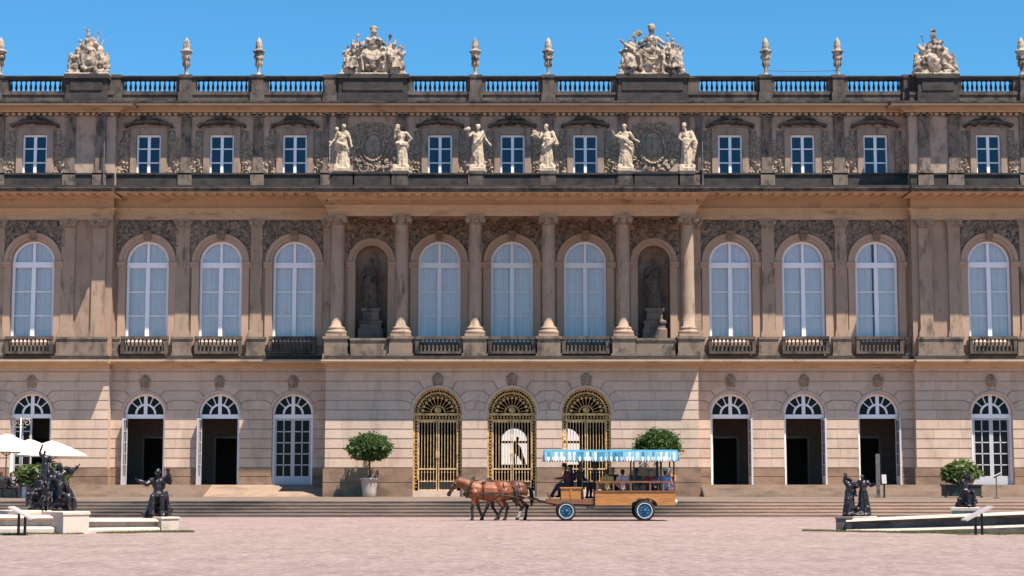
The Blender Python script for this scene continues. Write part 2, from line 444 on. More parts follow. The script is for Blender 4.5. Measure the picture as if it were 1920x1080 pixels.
def ground_block(x0, x1, Y, z0, ops, n=10, top=697, flat=None, e0=False, e1=False):
    zp = Z(878, Y); zc = Z(top, Y); zt = Z(686, Y)
    mb = MB(); arched_wall(mb, x0, x1, z0-.3, zt, Y, .75, ops)
    rusticate(mb, x0, x1, Y, zp+.03, zc, n, ops)
    mb.box(x0, x1, Y-.08, Y+.02, zc+.04, zt)
    if e0: mb.box(x0-.001, x0+.2, Y+.02, WY+.1, z0-.3, zt)
    if e1: mb.box(x1-.2, x1+.001, Y+.02, WY+.1, z0-.3, zt)
    o = part('ground_wall', mb, M['wall'])
    xs = [x0-(.1 if e0 else 0)]
    for p in sorted(ops, key=lambda q: q['cx']): xs += [p['cx']-p['hw']-.003, p['cx']+p['hw']+.003]
    xs.append(x1+(.1 if e1 else 0))
    hp = (zp-z0+.3)
    for a, b in zip(xs[::2], xs[1::2]):
        pb = MB(); zm = z0+(zp-z0)*.5
        pb.box(a, b, Y-.13, Y+.03, z0-.3, zm-.02); pb.box(a, b, Y-.13, Y+.03, zm+.02, zp); pb.box(a, b, Y-.1, Y+.03, zm-.02, zm+.02)
        pb.build('plinth', M['plinth'], o)
    return o

# ---- ground floor openings
gz = Z(920, 0)
gates = []
for k in (-1, 0, 1):
    hw = 46/ (F/99.5/1.0)*1.0
    top = Z(728, 0)
    gates.append(dict(cx=X(960+139.6*k, 830, 0), hw=hw, sill=gz, spring=top-hw))
doors = []
DH = 38.5/(F/102.6)
for u, kind in ((270, 'open'), (410, 'open'), (548, 'shut'), (1371, 'open'), (1509, 'open'), (1648, 'open')):
    doors.append(dict(cx=X(u, 830, WY), hw=DH, sill=zU, spring=Z(738, WY)-DH, kind=kind, Y=WY))
for u, kind in ((57, 'half'), (1861, 'shut')):
    doors.append(dict(cx=X(u, 830, PY), hw=DH, sill=zU, spring=Z(738, PY)-DH, kind=kind, Y=PY))
ground_block(-XC, XC, 0, zT, gates, e0=True, e1=True)
ground_block(-XR, -XC, WY, zU, doors[0:3])
ground_block(XC, XR, WY, zU, doors[3:6])
ground_block(-XE, -XR, PY, zU, [doors[6]], e1=True)
ground_block(XR, XE, PY, zU, [doors[7]], e0=True)

# ---- mouldings
def run(mb, x0, x1, Y, back, steps, r0, r1):
    """steps: (projection, z0, z1); r0 / r1: return the moulding round that end"""
    for i, (p, a, b) in enumerate(steps):
        mb.box(x0-(p if r0 else 0), x1+(p if r1 else 0), Y-p, back, a, b)
def zz(rows, Y): return [(p, Z(b, Y-p), Z(a, Y-p)) for p, a, b in rows]
BL = [(-XC, XC, 0.0, True, True), (-XR, -XC, WY, False, False), (XC, XR, WY, False, False), (-XE, -XR, PY, False, True), (XR, XE, PY, True, False)]
string_rows = [(.25, 683.5, 690), (.62, 680, 683.5), (1.13, 673.5, 680)]
def trim(x0, x1, Y, first):     # butt the recessed runs against the projecting blocks' returns
    return x0, x1
soot = MB()
for (x0, x1, Y, r0, r1) in BL:
    mb = MB(); zlo = Z(690, Y-.1)
    z_a, z_b = Z(680.5, Y-1.3), Z(674, Y-1.3)
    prof = [(.0, zlo-.02), (.16, zlo), (.2, zlo+.06), (.42, z_a-.02), (1.2, z_a), (1.25, z_a), (1.3, z_a+.1), (1.3, z_b)]
    mb.sweep(x0, x1, Y, Y+.5 if Y else WY-1.35, prof, r0, r1, rk=.12); zs = z_b
    o = part('string_course', mb, M['cornice'])
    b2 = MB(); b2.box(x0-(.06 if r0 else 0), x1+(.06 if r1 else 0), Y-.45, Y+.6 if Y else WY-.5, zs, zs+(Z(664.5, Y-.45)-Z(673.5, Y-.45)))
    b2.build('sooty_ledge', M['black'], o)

# ---- upper wall with its windows and niches
UZ0 = Z(672, WY); UZ1 = Z(352, WY)
WH = 40/(F/103.6)
def upper(us, Y): return [dict(cx=X(u, 560, Y), hw=WH, sill=Z(641, Y), spring=Z(452, Y)-WH) for u in us]
uw_c = upper((823.5, 960, 1097.5), WY); uw_l = upper((275.5, 413, 551), WY); uw_r = upper((1370, 1507, 1644.5), WY)
uw_pl = upper((60.5,), PY); uw_pr = upper((1856,), PY)
NH = 30/(F/103.6)
niches = [dict(cx=X(u, 560, WY), hw=NH, sill=Z(634, WY), spring=Z(461, WY)-NH) for u in (696.5, 1226)]
for x0, x1, Y, ops in ((-XC, XC, WY, uw_c+niches), (-XR, -XC, WY, uw_l), (XC, XR, WY, uw_r), (-XE, -XR, PY, uw_pl), (XR, XE, PY, uw_pr)):
    mb = MB(); arched_wall(mb, x0, x1, UZ0, UZ1, Y, .55, ops)
    if x1 == -XR: mb.box(x1-.2, x1, Y+.01, WY+.1, UZ0, UZ1)
    if x0 == XR: mb.box(x0, x0+.2, Y+.01, WY+.1, UZ0, UZ1)
    part('upper_wall', mb, M['upper'])

# niche shells
def niche_mesh():
    mb = MB(); n = 14; r = NH; h = niches[0]['spring']-niches[0]['sill']
    for i in range(n):
        a, b = pi-pi*i/n, pi-pi*(i+1)/n
        mb.add([(r*cos(a), .55+r*.8*sin(a), 0), (r*cos(b), .55+r*.8*sin(b), 0), (r*cos(b), .55+r*.8*sin(b), h), (r*cos(a), .55+r*.8*sin(a), h)], [(0, 1, 2, 3)])
        m = 7
        for j in range(m):
            t0, t1 = pi/2*j/m, pi/2*(j+1)/m
            P = lambda a, t: (r*cos(a)*cos(t), .55+r*.8*sin(a)*cos(t), h+r*sin(t))
            mb.add([P(a, t0), P(b, t0), P(b, t1), P(a, t1)], [(0, 1, 2, 3)])
    mb.add([(-r, 0, .004), (r, 0, .004), (r, 2, .004), (-r, 2, .004)], [(0, 1, 2, 3)])
    return mb.mesh('niche', M['panel'], True)
nm = niche_mesh()
for o in niches: ppart('niche', nm, (o['cx'], WY, o['sill']))

# arch surrounds (archivolt, jamb strips, imposts, keystone), carved spandrels
def surround_mesh(hw, sp, outer, imp=.12):
    mb = MB(); w_ = outer-hw
    mb.ring(0, sp, hw+.02, hw+w_*.45, -.14, .02, n=26); mb.ring(0, sp, hw+w_*.45+.003, outer, -.20, .02, n=26)
    for s in (-1, 1):
        x0, x1 = sorted((s*(hw+.02), s*outer))
        mb.box(x0, x1, -.12, .02, -.2, sp-.35)
        x0, x1 = sorted((s*(hw+.02), s*(outer+.10)))
        mb.box(x0, x1, -.19, .02, sp-.35, sp-.20); mb.box(x0, x1, -.27, .02, sp-.20, sp-.02)
    return mb
def key_mesh(sp, outer, hw):
    mb = MB(); mb.prism([(-.17, sp+hw+.02), (.17, sp+hw+.02), (.26, sp+outer+.12), (-.26, sp+outer+.12)], -.34, .02)
    mb.tube([(-.24, -.36, sp+outer+.08), (.24, -.36, sp+outer+.08)], .1, 8); return mb
SP = uw_c[0]['spring']-uw_c[0]['sill']
OUT = 54/(F/103.6)
sm = surround_mesh(WH, SP, OUT).mesh('arch_surround', M['arch']); km = key_mesh(SP, OUT, WH).mesh('keystone', M['plinth'])
NSP = niches[0]['spring']-niches[0]['sill']
nsm = surround_mesh(NH, NSP, 44/(F/103.6)).mesh('niche_surround', M['arch'])

def carving(mb, test, bx, bz, n, s0, s1, Y=0.0, seed=1, scroll=0, thick=.5):
    R = random.Random(seed); k = 0; tries = 0
    while k < n and tries < n*40:
        tries += 1
        x, z = R.uniform(*bx), R.uniform(*bz); s = R.uniform(s0, s1)
        if not test(x, z, s): continue
        a = R.uniform(0, 360)
        mb.ell((x, Y-.02, z), (s*R.uniform(.35, .7), s*thick*R.uniform(.6, 1.4), s), E(R.uniform(-25, 25), a, 0), 7, 5); k += 1
    for i in range(scroll):
        for t in range(60):
            x, z = R.uniform(*bx), R.uniform(*bz); s = R.uniform(s1*.8, s1*1.7)
            if test(x, z, s): break
        else: continue
        d = R.choice((-1, 1)); ph = R.uniform(0, 6.3)
        P = [(x+d*s*(1-j/16)*cos(ph+j*.55), Y-.05, z+s*(1-j/16)*sin(ph+j*.55)) for j in range(14)]
        mb.tube(P, [s*.17*(1-j/22) for j in range(14)], 6)
    return mb
ZS1 = Z(414, WY)-uw_c[0]['sill']
BW = 1.86
sp_meshes = []
for sd in (3, 11, 23):
    mb = MB()
    carving(mb, lambda x, z, s: hypot(x, z-SP) > OUT+.02+s*.4 and .12 < x < BW-s*.4 and z < ZS1-s*.4 and z > SP+.2, (0, BW), (SP+.2, ZS1), 85, .10, .26, 0, sd, 14, .55)
    sp_meshes.append(mb.mesh('spandrel_carving', M['darkrelief'], True))
nmb = MB(); NO = 44/(F/103.6); NZ1 = Z(410, WY)-niches[0]['sill']
carving(nmb, lambda x, z, s: hypot(x, z-NSP) > NO+.05+s*.4 and 0 < x < 1.5-s*.3 and z < NZ1-s*.3 and z > NSP+.3, (0, 1.5), (NSP+.3, NZ1), 60, .09, .22, 0, 5, 10, .5)
nm2 = nmb.mesh('spandrel_carving', M['darkrelief'], True)
allw = [(o, WY) for o in uw_c+uw_l+uw_r]+[(o, PY) for o in uw_pl+uw_pr]
for i, (o, Y) in enumerate(allw):
    s = ppart('arch_surround', sm, (o['cx'], Y, o['sill']))
    k = link('keystone', km, s)
    for q in (0, 1): c = link('spandrel_carving', sp_meshes[(i+q) % 3], s); c.scale.x = (1, -1)[q]
for i, o in enumerate(niches):
    s = ppart('arch_surround', nsm, (o['cx'], WY, o['sill']))
    for q in (1, -1): link('spandrel_carving', nm2, s).scale.x = q

# upper windows: white frame, glass, curtains
def window_frame(hw, sp):
    mb = MB(); f = .17
    mb.ring(0, sp, hw-.15, hw-.004, .20, .34, n=26)
    for s in (-1, 1):
        x0, x1 = sorted((s*(hw-.15), s*(hw-.004))); mb.box(x0, x1, .20, .34, .02, sp-.003)
    mb.box(-hw+.15, hw-.15, .20, .34, .0, .14)
    mb.box(-hw+.01, hw-.01, .14, .36, sp-.34, sp-.02)              # transom
    mb.box(-.12, .12, .16, .33, .14, sp-.345)                        # mullion
    mb.box(-.075, .075, .18, .33, sp-.015, sp+hw-.14)
    H = sp-.345
    for k in (1, 2):
        z = .14+(H-.14)*k/3
        for s in (-1, 1):
            x0, x1 = sorted((s*.121, s*(hw-.151))); mb.box(x0, x1, .235, .30, z-.035, z+.035)
    return mb
wf = window_frame(WH, SP).mesh('window', M['white'])
def arch_sheet(hw, sp, y, n=20):
    mb = MB(); P = [(-hw, 0), (hw, 0)]+[(hw*cos(pi*i/n), sp+hw*sin(pi*i/n)) for i in range(n+1)]
    mb.add([(p[0], y, p[1]) for p in P], [tuple(range(len(P)))]); return mb
pm = arch_sheet(WH-.02, SP, .29).mesh('pane', M['pane'])
def curtain_mesh(hw, sp, seed, gap=0):
    R = random.Random(seed); mb = MB(); hw = hw+.15
    for s in (-1, 1):
        n = 60; x = []; ph = R.uniform(0, 6)
        xs = [s*(gap if s < 0 else 0)+s*(hw-(gap if s < 0 else 0))*i/n for i in range(n+1)]
        ys = [.40+.022*sin(i*.42+ph)+.012*sin(i*.93+ph*2)+.03*sin(i*.13+ph) for i in range(n+1)]
        top = sp+hw+.2
        mb.add([(a, b, -.1) for a, b in zip(xs, ys)]+[(a, b, top) for a, b in zip(xs, ys)], [(i, i+1, n+2+i, n+1+i) for i in range(n)])
    return mb.mesh('curtain', M['curtain'], True)
cms = [curtain_mesh(WH, SP, i) for i in range(4)]; cgap = curtain_mesh(WH, SP, 9, .20)
for i, (o, Y) in enumerate(allw):
    wdw = ppart('window', wf, (o['cx'], Y, o['sill']))
    link('pane', pm, wdw); link('curtain', cgap if i == 8 else cms[i % 4], wdw)

# balconies under the upper windows
def baluster_prof(h, r): return [(r*.9, 0), (r*.9, h*.08), (r*.5, h*.12), (r*.95, h*.32), (r*1.0, h*.42), (r*.5, h*.72), (r*.42, h*.84), (r*.8, h*.9), (r*.8, h)]
def balcony(hw, h, n):
    rail = MB(); rail.box(-hw, hw, -.22, .16, h-.17, h); rail.box(-hw, hw, -.2, .14, 0, .14)
    for s in (-1, 1):
        a, b = sorted((s*hw, s*(hw-.2))); rail.box(a, b, -.18, .12, .14, h-.17)
    bal = MB()
    for i in range(n):
        x = -hw+.2+(2*hw-.4)*(i+.5)/n; bal.lathe(baluster_prof(h-.31, .085), (x, -.03, .14), 8)
    return rail.mesh('balcony', M['pier']), bal.mesh('baluster_row', M['pier'], True)
def zrow(v, Y): return Z(v, Y)
for (o, Y) in allw:
    cen = o in uw_c
    yb = .25 if cen else Y-.35
    z0, z1 = Z(663.5, yb), Z(631, yb)
    key = 'c' if cen else 's'
    if key not in globals().setdefault('BALC', {}): BALC[key] = balcony(44/(F/(101 if cen else 103.2)), z1-z0, 10)
    r, b = BALC[key]
    rr = ppart('balcony', r, (o['cx']*(1 if not cen else (yb-CY)/(WY-CY)), yb, z0)); link('baluster_row', b, rr)

# pilasters of the recesses and side projections, pedestals under them
def pilaster(mb_sh, mb_cap, u0, u1, Y, pr=.15, top=412, bot=632, capr=428):
    x0, x1 = X(u0, 520, Y), X(u1, 520, Y); y = Y-pr
    zb, zt, zc = Z(bot, y), Z(top, y), Z(capr, y)
    mb_sh.box(x0, x1, y, Y+.02, zb+.42, zc)
    mb_sh.box(x0-.05, x1+.05, y-.05, Y+.02, zb+.25, zb+.42); mb_sh.box(x0-.1, x1+.1, y-.1, Y+.02, zb, zb+.25)
    mb_cap.box(x0-.02, x1+.02, y-.03, Y+.02, zc, zc+.12)
    mb_cap.prism([(x0, zc+.12), (x1, zc+.12), (x1+.14, zt-.1), (x0-.14, zt-.1)], y-.1, Y+.02)
    mb_cap.box(x0-.18, x1+.18, y-.14, Y+.02, zt-.1, zt)
    for xx in (x0, x1): mb_cap.tube([(xx, y-.17, zt-.22), (xx, Y, zt-.22)], .12, 8)
    R = random.Random(int(u0))
    for k in range(14): mb_cap.ell((R.uniform(x0, x1), y-.08, R.uniform(zc+.1, zt-.2)), (.06, .08, .12), None, 6, 4)
pil = [(330, 356, WY), (470, 492, WY), (204, 217, WY), (606, 619, WY), (1428, 1452, WY), (1566, 1588, WY), (1703, 1715, WY), (1302, 1314, WY),
       (115, 140, PY), (173, 198, PY), (-8, 8, PY), (1723, 1747, PY), (1778, 1801, PY), (1912, 1930, PY)]
for u0, u1, Y in pil:
    a = MB(); c = MB(); pilaster(a, c, u0, u1, Y)
    o = part('pilaster', a, M['pilaster']); c.build('capital', M['relief'], o, False)
pedspan = [(323, 363, WY), (462, 500, WY), (1420, 1460, WY), (1559, 1596, WY), (106, 202, PY), (1719, 1806, PY), (-12, 14, PY), (1905, 1935, PY), (203, 226, WY), (603, 619, WY), (1301, 1322, WY), (1696, 1716, WY)]
for u0, u1, Y in pedspan:
    x0, x1 = X(u0, 650, Y), X(u1, 650, Y); y = Y-.3; z0, z1 = Z(666, y), Z(631.5, y)
    ped = MB(); ped.box(x0+.05, x1-.05, y, Y+.02, z0+.12, z1-.14); ped.box(x0, x1, y-.06, Y+.02, z1-.14, z1); ped.box(x0, x1, y-.06, Y+.02, z0-.2, z0+.12)
    part('column_pedestal', ped, M['pedestal'])

# the portico of the middle block: columns on pedestals
CYA = .55; cr = 12.2/(F/100.7)
cu = [632.5, 753, 891, 1028.5, 1168, 1290]
def column_mesh():
    zb, zt = Z(631, CYA-cr), Z(403, CYA-cr); h = zt-zb; mb = MB()
    mb.box(-.58, .58, -.58, .58, 0, .16)
    mb.lathe([(.56, .16), (.6, .22), (.6, .3), (.55, .36), (.48, .40), (.50, .46), (.52, .5), (.46, .56), (cr*1.02, .62)]+[(cr*(1.02-.14*(t/8)**1.7), .62+(h-1.25)*t/8) for t in range(9)]+[(cr*.95, h-.60), (cr*.95, h-.55)], (0, 0, 0), 20)
    cap = MB(); c0 = h-.55
    cap.lathe([(cr*.86, 0), (cr*1.0, .08), (cr*.92, .12), (cr*1.15, .36)], (0, 0, c0), 16)
    cap.box(-.52, .52, -.52, .52, c0+.43, h)
    for sx in (-1, 1):
        cap.tube([(sx*.42, -.5, c0+.27), (sx*.42, .5, c0+.27)], .16, 10)
        cap.ell((sx*.42, -.5, c0+.27), (.1, .06, .1), None, 8, 5)
    cap.box(-.42, .42, -.45, .45, c0+.33, c0+.43)
    return mb.mesh('column', M['pilaster'], False), cap.mesh('capital', M['relief'])
cm, cpm = column_mesh()
for p in cm.polygons: p.use_smooth = len(p.vertices) == 4 and p.center.z > .16
for u in cu:
    x = X(u, 520, CYA); o = ppart('column', cm, (x, CYA, Z(631, CYA-cr))); link('capital', cpm, o)
    b = MB(); x = X(u, 520, CYA); y0 = -.12; z0, z1 = Z(666, y0), Z(631, CYA-cr)
    b.box(x-.66, x+.66, y0+.06, 1.2, z0-.15, z1-.15); b.box(x-.74, x+.74, y0-.02, 1.28, z1-.15, z1); b.box(x-.74, x+.74, y0-.02, 1.28, z0-.3, z0+.1)
    part('column_pedestal', b, M['pedestal'])
    # pilaster answering on the wall behind
    a = MB(); c = MB(); pilaster(a, c, u-13, u+13, WY, .14, 400, 632, 417); q = part('pilaster', a, M['pilaster']); c.build('capital', M['relief'], q)
# low walls between the outer columns (in front of the niches)
for ua, ub in ((632.5, 753), (1168, 1290)):
    xa, xb = X(ua, 650, .3)+.75, X(ub, 650, .3)-.75; z0, z1 = Z(666, 0.1), Z(634, .1)
    lw = MB(); lw.box(xa, xb, .1, .75, z0-.15, z1-.13); lw.box(xa-.005, xb+.005, .03, .85, z1-.13, z1)
    part('parapet_wall', lw, M['pedestal'])
fl = MB(); zf = Z(641, WY)-.25
fl.box(-XC+.1, XC-.1, 1.29, WY-.01, Z(672, WY), zf); part('portico_floor', fl, M['plinth'])

# entablatures and main cornice
def dentils(mb, x0, x1, y, z0, z1, step=.42, d=.18):
    n = int((x1-x0)/step)
    for i in range(n):
        x = x0+(x1-x0)*(i+.5)/n; mb.box(x-step*.27, x+step*.27, y-d, y+.01, z0, z1)
CT = {}
for (x0, x1, Y, r0, r1) in BL:
    cen = Y == 0
    yf = .15 if cen else Y-.17
    back = WY+.05 if cen else Y+.05
    z = lambda v, p: Z(v, yf-p)
    rw = (405, 397, 388, 385, 376) if cen else (412, 403, 395, 391, 372)
    prof = [(0, z(rw[0], 0)), (0, z(rw[1], 0)), (.07, z(rw[1], 0)), (.07, z(rw[2], .07)), (.2, z(rw[3], .2)-.02), (.2, z(rw[3], .2)+.05), (.03, z(rw[3], .2)+.06), (.03, z(rw[4], .03))]
    mb = MB(); mb.sweep(x0, x1, yf, back, prof, r0, r1)
    o = part('entablature', mb, M['cornice'])
    zt = z(rw[4], .03); p2 = 2.6
    lo = z(359.5 if cen else 358.5, p2); hi = z(350.5, p2)
    cb = MB(); d = lo-zt
    prof = [(.03, zt), (.22, zt+.04), (.30, zt+.16), (.55, zt+d*.35), (.62, zt+d*.45), (1.0, zt+d*.72), (2.3, lo-.02), (2.52, lo), (2.52, lo+.08), (2.6, hi-.06), (p2, hi)]
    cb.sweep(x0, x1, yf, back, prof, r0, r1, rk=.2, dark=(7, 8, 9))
    n = int((x1-x0)/.62)
    for i in range(n):
        x = x0+(x1-x0)*(i+.5)/n
        cb.add([(x-.17, yf-.62, zt+d*.40), (x+.17, yf-.62, zt+d*.40), (x+.17, yf-2.2, lo-.12), (x-.17, yf-2.2, lo-.12), (x-.17, yf-.62, lo-.02), (x+.17, yf-.62, lo-.02), (x+.17, yf-2.2, lo+.01), (x-.17, yf-2.2, lo+.01)], [(0, 3, 2, 1), (3, 7, 6, 2), (0, 4, 7, 3), (1, 2, 6, 5)])
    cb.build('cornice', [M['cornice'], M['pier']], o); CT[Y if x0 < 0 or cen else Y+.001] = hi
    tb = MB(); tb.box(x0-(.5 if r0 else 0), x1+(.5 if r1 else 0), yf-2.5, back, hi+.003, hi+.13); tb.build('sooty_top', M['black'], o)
zC = CT[0.0]+.13; zS = CT[WY]+.13; zP = CT[PY]+.13

# ---- attic storey
AZ1 = Z(205, WY)
AH = 22.8/(F/104.6); AB = Z(331, WY); AT = Z(253, WY)
au_c = (825, 961, 1097.5); au_l = (279, 416, 553); au_r = (1369, 1505, 1641.5)
def att(us, Y): return [dict(cx=X(u, 290, Y), hw=AH, sill=Z(331, Y), spring=Z(253, Y), arch=False) for u in us]
aw = {(-XC, XC, WY): att(au_c, WY), (-XR, -XC, WY): att(au_l, WY), (XC, XR, WY): att(au_r, WY), (-XE, -XR, PY): att((65.5,), PY), (XR, XE, PY): att((1853,), PY)}
for (x0, x1, Y), ops in aw.items():
    AZ0 = {PY: zP, WY: zS}[Y]-.12 if (x0, x1) != (-XC, XC) else zC-.12
    mb = MB(); arched_wall(mb, x0, x1, AZ0, AZ1, Y, .4, ops)
    if x1 == -XR: mb.box(x1-.2, x1, Y+.01, WY+.1, AZ0, AZ1)
    if x0 == XR: mb.box(x0, x0+.2, Y+.01, WY+.1, AZ0, AZ1)
    o = part('attic_wall', mb, M['panel'])
    b = MB(); xs = [x0]
    zb = Z(328, Y-.2)
    b.box(x0, x1, Y-.25, Y+.02, AZ0, zb); b.box(x0, x1, Y-.33, Y+.02, zb, zb+.1)
    b.build('attic_base', M['black'], o)
atp = [(340, 358, WY), (475, 493, WY), (204, 216, WY), (606, 616, WY), (632, 650, WY), (744, 762, WY), (882, 900, WY), (1020, 1038, WY), (1159, 1177, WY), (1276, 1294, WY), (1304, 1314, WY), (1428, 1447, WY), (1563, 1583, WY), (1704, 1715, WY),
       (124, 141, PY), (180, 198, PY), (-6, 8, PY), (1722, 1743, PY), (1778, 1800, PY), (1912, 1930, PY)]
for u0, u1, Y in atp:
    AZ0 = (zC if 605 < u0 < 1300 and u0 != 606 else {PY: zP, WY: zS}[Y])-.1
    x0, x1 = X(u0, 280, Y), X(u1, 280, Y); b = MB(); y = Y-.13
    b.box(x0, x1, y, Y+.02, Z(327, y)+.1, Z(217, y)); b.box(x0-.08, x1+.08, y-.09, Y+.02, Z(219, y), Z(214, y))
    b.box(x0-.12, x1+.12, y-.2, Y+.02, AZ0, Z(320, y))
    part('attic_pilaster', b, M['attic'])

# attic window: stone frame, hood, carving; white casements and dark blue glass
def attic_surround(seed):
    H = AT-AB; h = AH; mb = MB()
    for s in (-1, 1):
        a, b = sorted((s*(h+.003), s*(h+.36))); mb.box(a, b, -.12, .02, -.12, H+.003)
    mb.box(-h-.36, h+.36, -.12, .02, H+.003, H+.42); mb.box(-h-.45, h+.45, -.2, .02, -.32, -.12)
    hood = MB(); n = 16; w_ = h+.62
    def arc(x, k): return H+.46+k*(1-(x/w_)**2)
    P0 = [(-w_+2*w_*i/n) for i in range(n+1)]
    poly = [(x, arc(x, .20)) for x in P0]+[(x, arc(x, .24)+.13) for x in P0[::-1]]
    for i in range(n):
        x, y = P0[i], P0[i+1]
        hood.prism([(x, arc(x, .2)), (y, arc(y, .2)), (y, arc(y, .24)+.13), (x, arc(x, .24)+.13)], -.42, .02)
    for s in (-1, 1): hood.tube([(s*w_, -.44, H+.5), (s*w_, .0, H+.5)], .11, 8)
    R = random.Random(seed)
    carving(hood, lambda x, z, s: z < H+1.26-abs(x)*.5 and z > H+.62, (-1.1, 1.1), (H+.6, H+1.28), 44, .07, .17, -.1, seed, 8)
    hood.ell((0, -.3, H+.98), (.16, .14, .2))
    car = MB()
    carving(car, lambda x, z, s: x > h+.40+s*.3 and x < h+.40+.62+.35*sin(z*1.6), (h, 2.1), (-.1, H+.35), 52, .07, .19, 0, seed+5, 9)
    car.box(h+.42, h+.85, -.015, .02, -.05, H+.25)
    return mb.mesh('window_surround', M['surround']), hood.mesh('hood', M['pier'], False), car.mesh('carving', M['relief'], True)
def attic_casement():
    H = AT-AB; h = AH; mb = MB()
    for s in (-1, 1):
        a, b = sorted((s*(h-.105), s*(h-.004))); mb.box(a, b, .08, .2, 0, H-.003)
        for k in (1, 2):
            a, b = sorted((s*.086, s*(h-.106))); z = H*k/3; mb.box(a, b, .1, .17, z-.035, z+.035)
    mb.box(-.085, .085, .06, .19, .131, H-.131); mb.box(-h+.106, h-.106, .08, .2, .003, .13); mb.box(-h+.106, h-.106, .08, .2, H-.13, H-.003)
    g = MB(); g.add([(-h, .16, 0), (h, .16, 0), (h, .16, H), (-h, .16, H)], [(0, 1, 2, 3)])
    return mb.mesh('attic_window', M['white']), g.mesh('pane', M['bluepane'])
asur = [attic_surround(s) for s in (2, 8, 15)]; acf, acg = attic_casement()
i = 0
for (x0, x1, Y), ops in aw.items():
    for o in ops:
        s = ppart('window_surround', asur[i % 3][0], (o['cx'], Y, o['sill'])); link('hood', asur[i % 3][1], s); link('carving', asur[i % 3][2], s); link('carving', asur[(i+1) % 3][2], s).scale.x = -1
        wn = ppart('attic_window', acf, (o['cx'], Y, o['sill'])); link('pane', acg, wn); i += 1
# the two large carved trophies on the attic wall
for sd, u, kind in ((4, 699.5, 0), (6, 1224, 1)):
    x = X(u, 275, WY); zc = Z(276, WY); mb = MB(); rx, rz = (.62, .85) if kind == 0 else (.75, 1.0)
    for k in range(28):
        a = 2*pi*k/28; b = 2*pi*(k+1)/28
        mb.tube([(rx*cos(a), -.08, rz*sin(a)), (rx*cos(b), -.08, rz*sin(b))], .09, 6)
    mb.ell((0, 0, 0), (rx*.95, .12, rz*.95), None, 16, 8)
    if kind == 0: mb.ell((0, -.1, -.45), (.2, .1, .16)); 
    else:
        for q in (-.35, 0, .35): mb.tube([(q, -.12, -.6), (q, -.12, .6)], .06, 6)
    hw2 = 1.5
    carving(mb, lambda a, b, s: ((a/rx)**2+(b/rz)**2 > 1.35) and (abs(a)/1.5)**2.4+(abs(b)/1.42)**2.4 < 1, (-1.5, 1.5), (-1.42, 1.42), 210, .08, .24, 0, sd, 34, .5)
    for s in (-1, 1):
        mb.tube([(s*.5, -.1, -1.1), (s*.9, -.16, -.2), (s*1.2, -.1, .9)], [.05, .05, .04], 6); mb.tube([(s*1.05, -.1, -1.0), (s*.3, -.12, 1.2)], .045, 6)
    ppart('wall_relief', mb.mesh('wall_relief', M['relief'], True), (x, WY, zc))

# attic cornice
for (x0, x1, Y, r0, r1) in [(-XR, XR, WY, 0, 0), (-XE, -XR, PY, 0, 1), (XR, XE, PY, 1, 0)]:
    mb = MB(); top_b = MB(); z = lambda v, p: Z(v, Y-p)
    prof = [(.0, z(218, 0)), (.12, z(217, .12)), (.12, z(212, .12)), (.3, z(210, .3)), (.34, z(207, .34)), (.60, z(200, .6)), (1.18, z(197.5, 1.18)), (1.21, z(197.5, 1.21)), (1.25, z(193.5, 1.25))]
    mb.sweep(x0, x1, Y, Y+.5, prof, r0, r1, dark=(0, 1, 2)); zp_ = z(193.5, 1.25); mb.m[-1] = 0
    top_b.sweep(x0, x1, Y, Y+.5, [(1.19, zp_+.002), (1.27, zp_+.04), (1.29, z(188.5, 1.29))], r0, r1); zp_ = z(188.5, 1.29)
    dentils(mb, x0, x1, Y-.12, z(217, .12)+.002, z(212, .12), .36, .1)
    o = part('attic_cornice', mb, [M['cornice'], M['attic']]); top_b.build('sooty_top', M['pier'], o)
    if Y == WY: ZCO = zp_
    else: ZCO2 = zp_
# parapet: plinth, piers, rail, balusters
def para(Y): return Y-.55
ZR1 = Z(142.5, para(WY))
yp = para(WY); yp2 = para(PY)
spans = []   # balustrade spans (u0,u1,Y)
for a, b in ((230, 330), (367, 465), (502, 605), (775, 873), (911, 1009), (1047, 1146), (1312, 1416), (1453, 1552), (1590, 1690)): spans.append((a, b, WY))
for a, b in ((15, 115), (1803, 1900)): spans.append((a, b, PY))
def rowz(v, Y): return Z(v, para(Y))
for (x0, x1, Y) in ((-XR, XR, WY), (-XE, -XR-.0, PY), (XR, XE, PY)):
    y = para(Y); b = MB(); zc = (ZCO if Y == WY else ZCO2)
    b.box(x0, x1, y, y+.62, zc, rowz(178, Y)); b.box(x0, x1, y-.06, y+.6, rowz(178, Y), rowz(171.5, Y))
    part('parapet_plinth', b, M['pier'])
for a, bq, Y in spans:
    y = para(Y); x0, x1 = X(a, 160, y), X(bq, 160, y); z0, z1 = rowz(171.5, Y), rowz(149, Y)
    r = MB(); r.box(x0-.25, x1+.25, y-.02, y+.55, z1, rowz(145, Y)); r.box(x0-.25, x1+.25, y-.09, y+.62, rowz(145, Y), rowz(142.5, Y))
    o = part('balustrade', r, M['black'])
    bl = MB(); n = 11
    for k in range(n):
        bl.lathe(baluster_prof(z1-z0, .085), (x0+(x1-x0)*(k+.5)/n, y+.26, z0), 8)
    bl.build('baluster_row', M['black'], o, True)
piers = [(203, 230, WY), (330, 367, WY), (465, 502, WY), (605, 634, WY), (634, 766, WY), (766, 775, WY), (873, 911, WY), (1009, 1047, WY), (1146, 1157, WY), (1157, 1290, WY), (1290, 1312, WY), (1416, 1453, WY), (1552, 1590, WY), (1690, 1717, WY),
         (-30, 15, PY), (115, 124, PY), (124, 203, PY), (1718, 1796, PY), (1796, 1803, PY), (1900, 1945, PY)]
bigs = {(634, 766), (124, 203), (1157, 1290), (1718, 1796)}
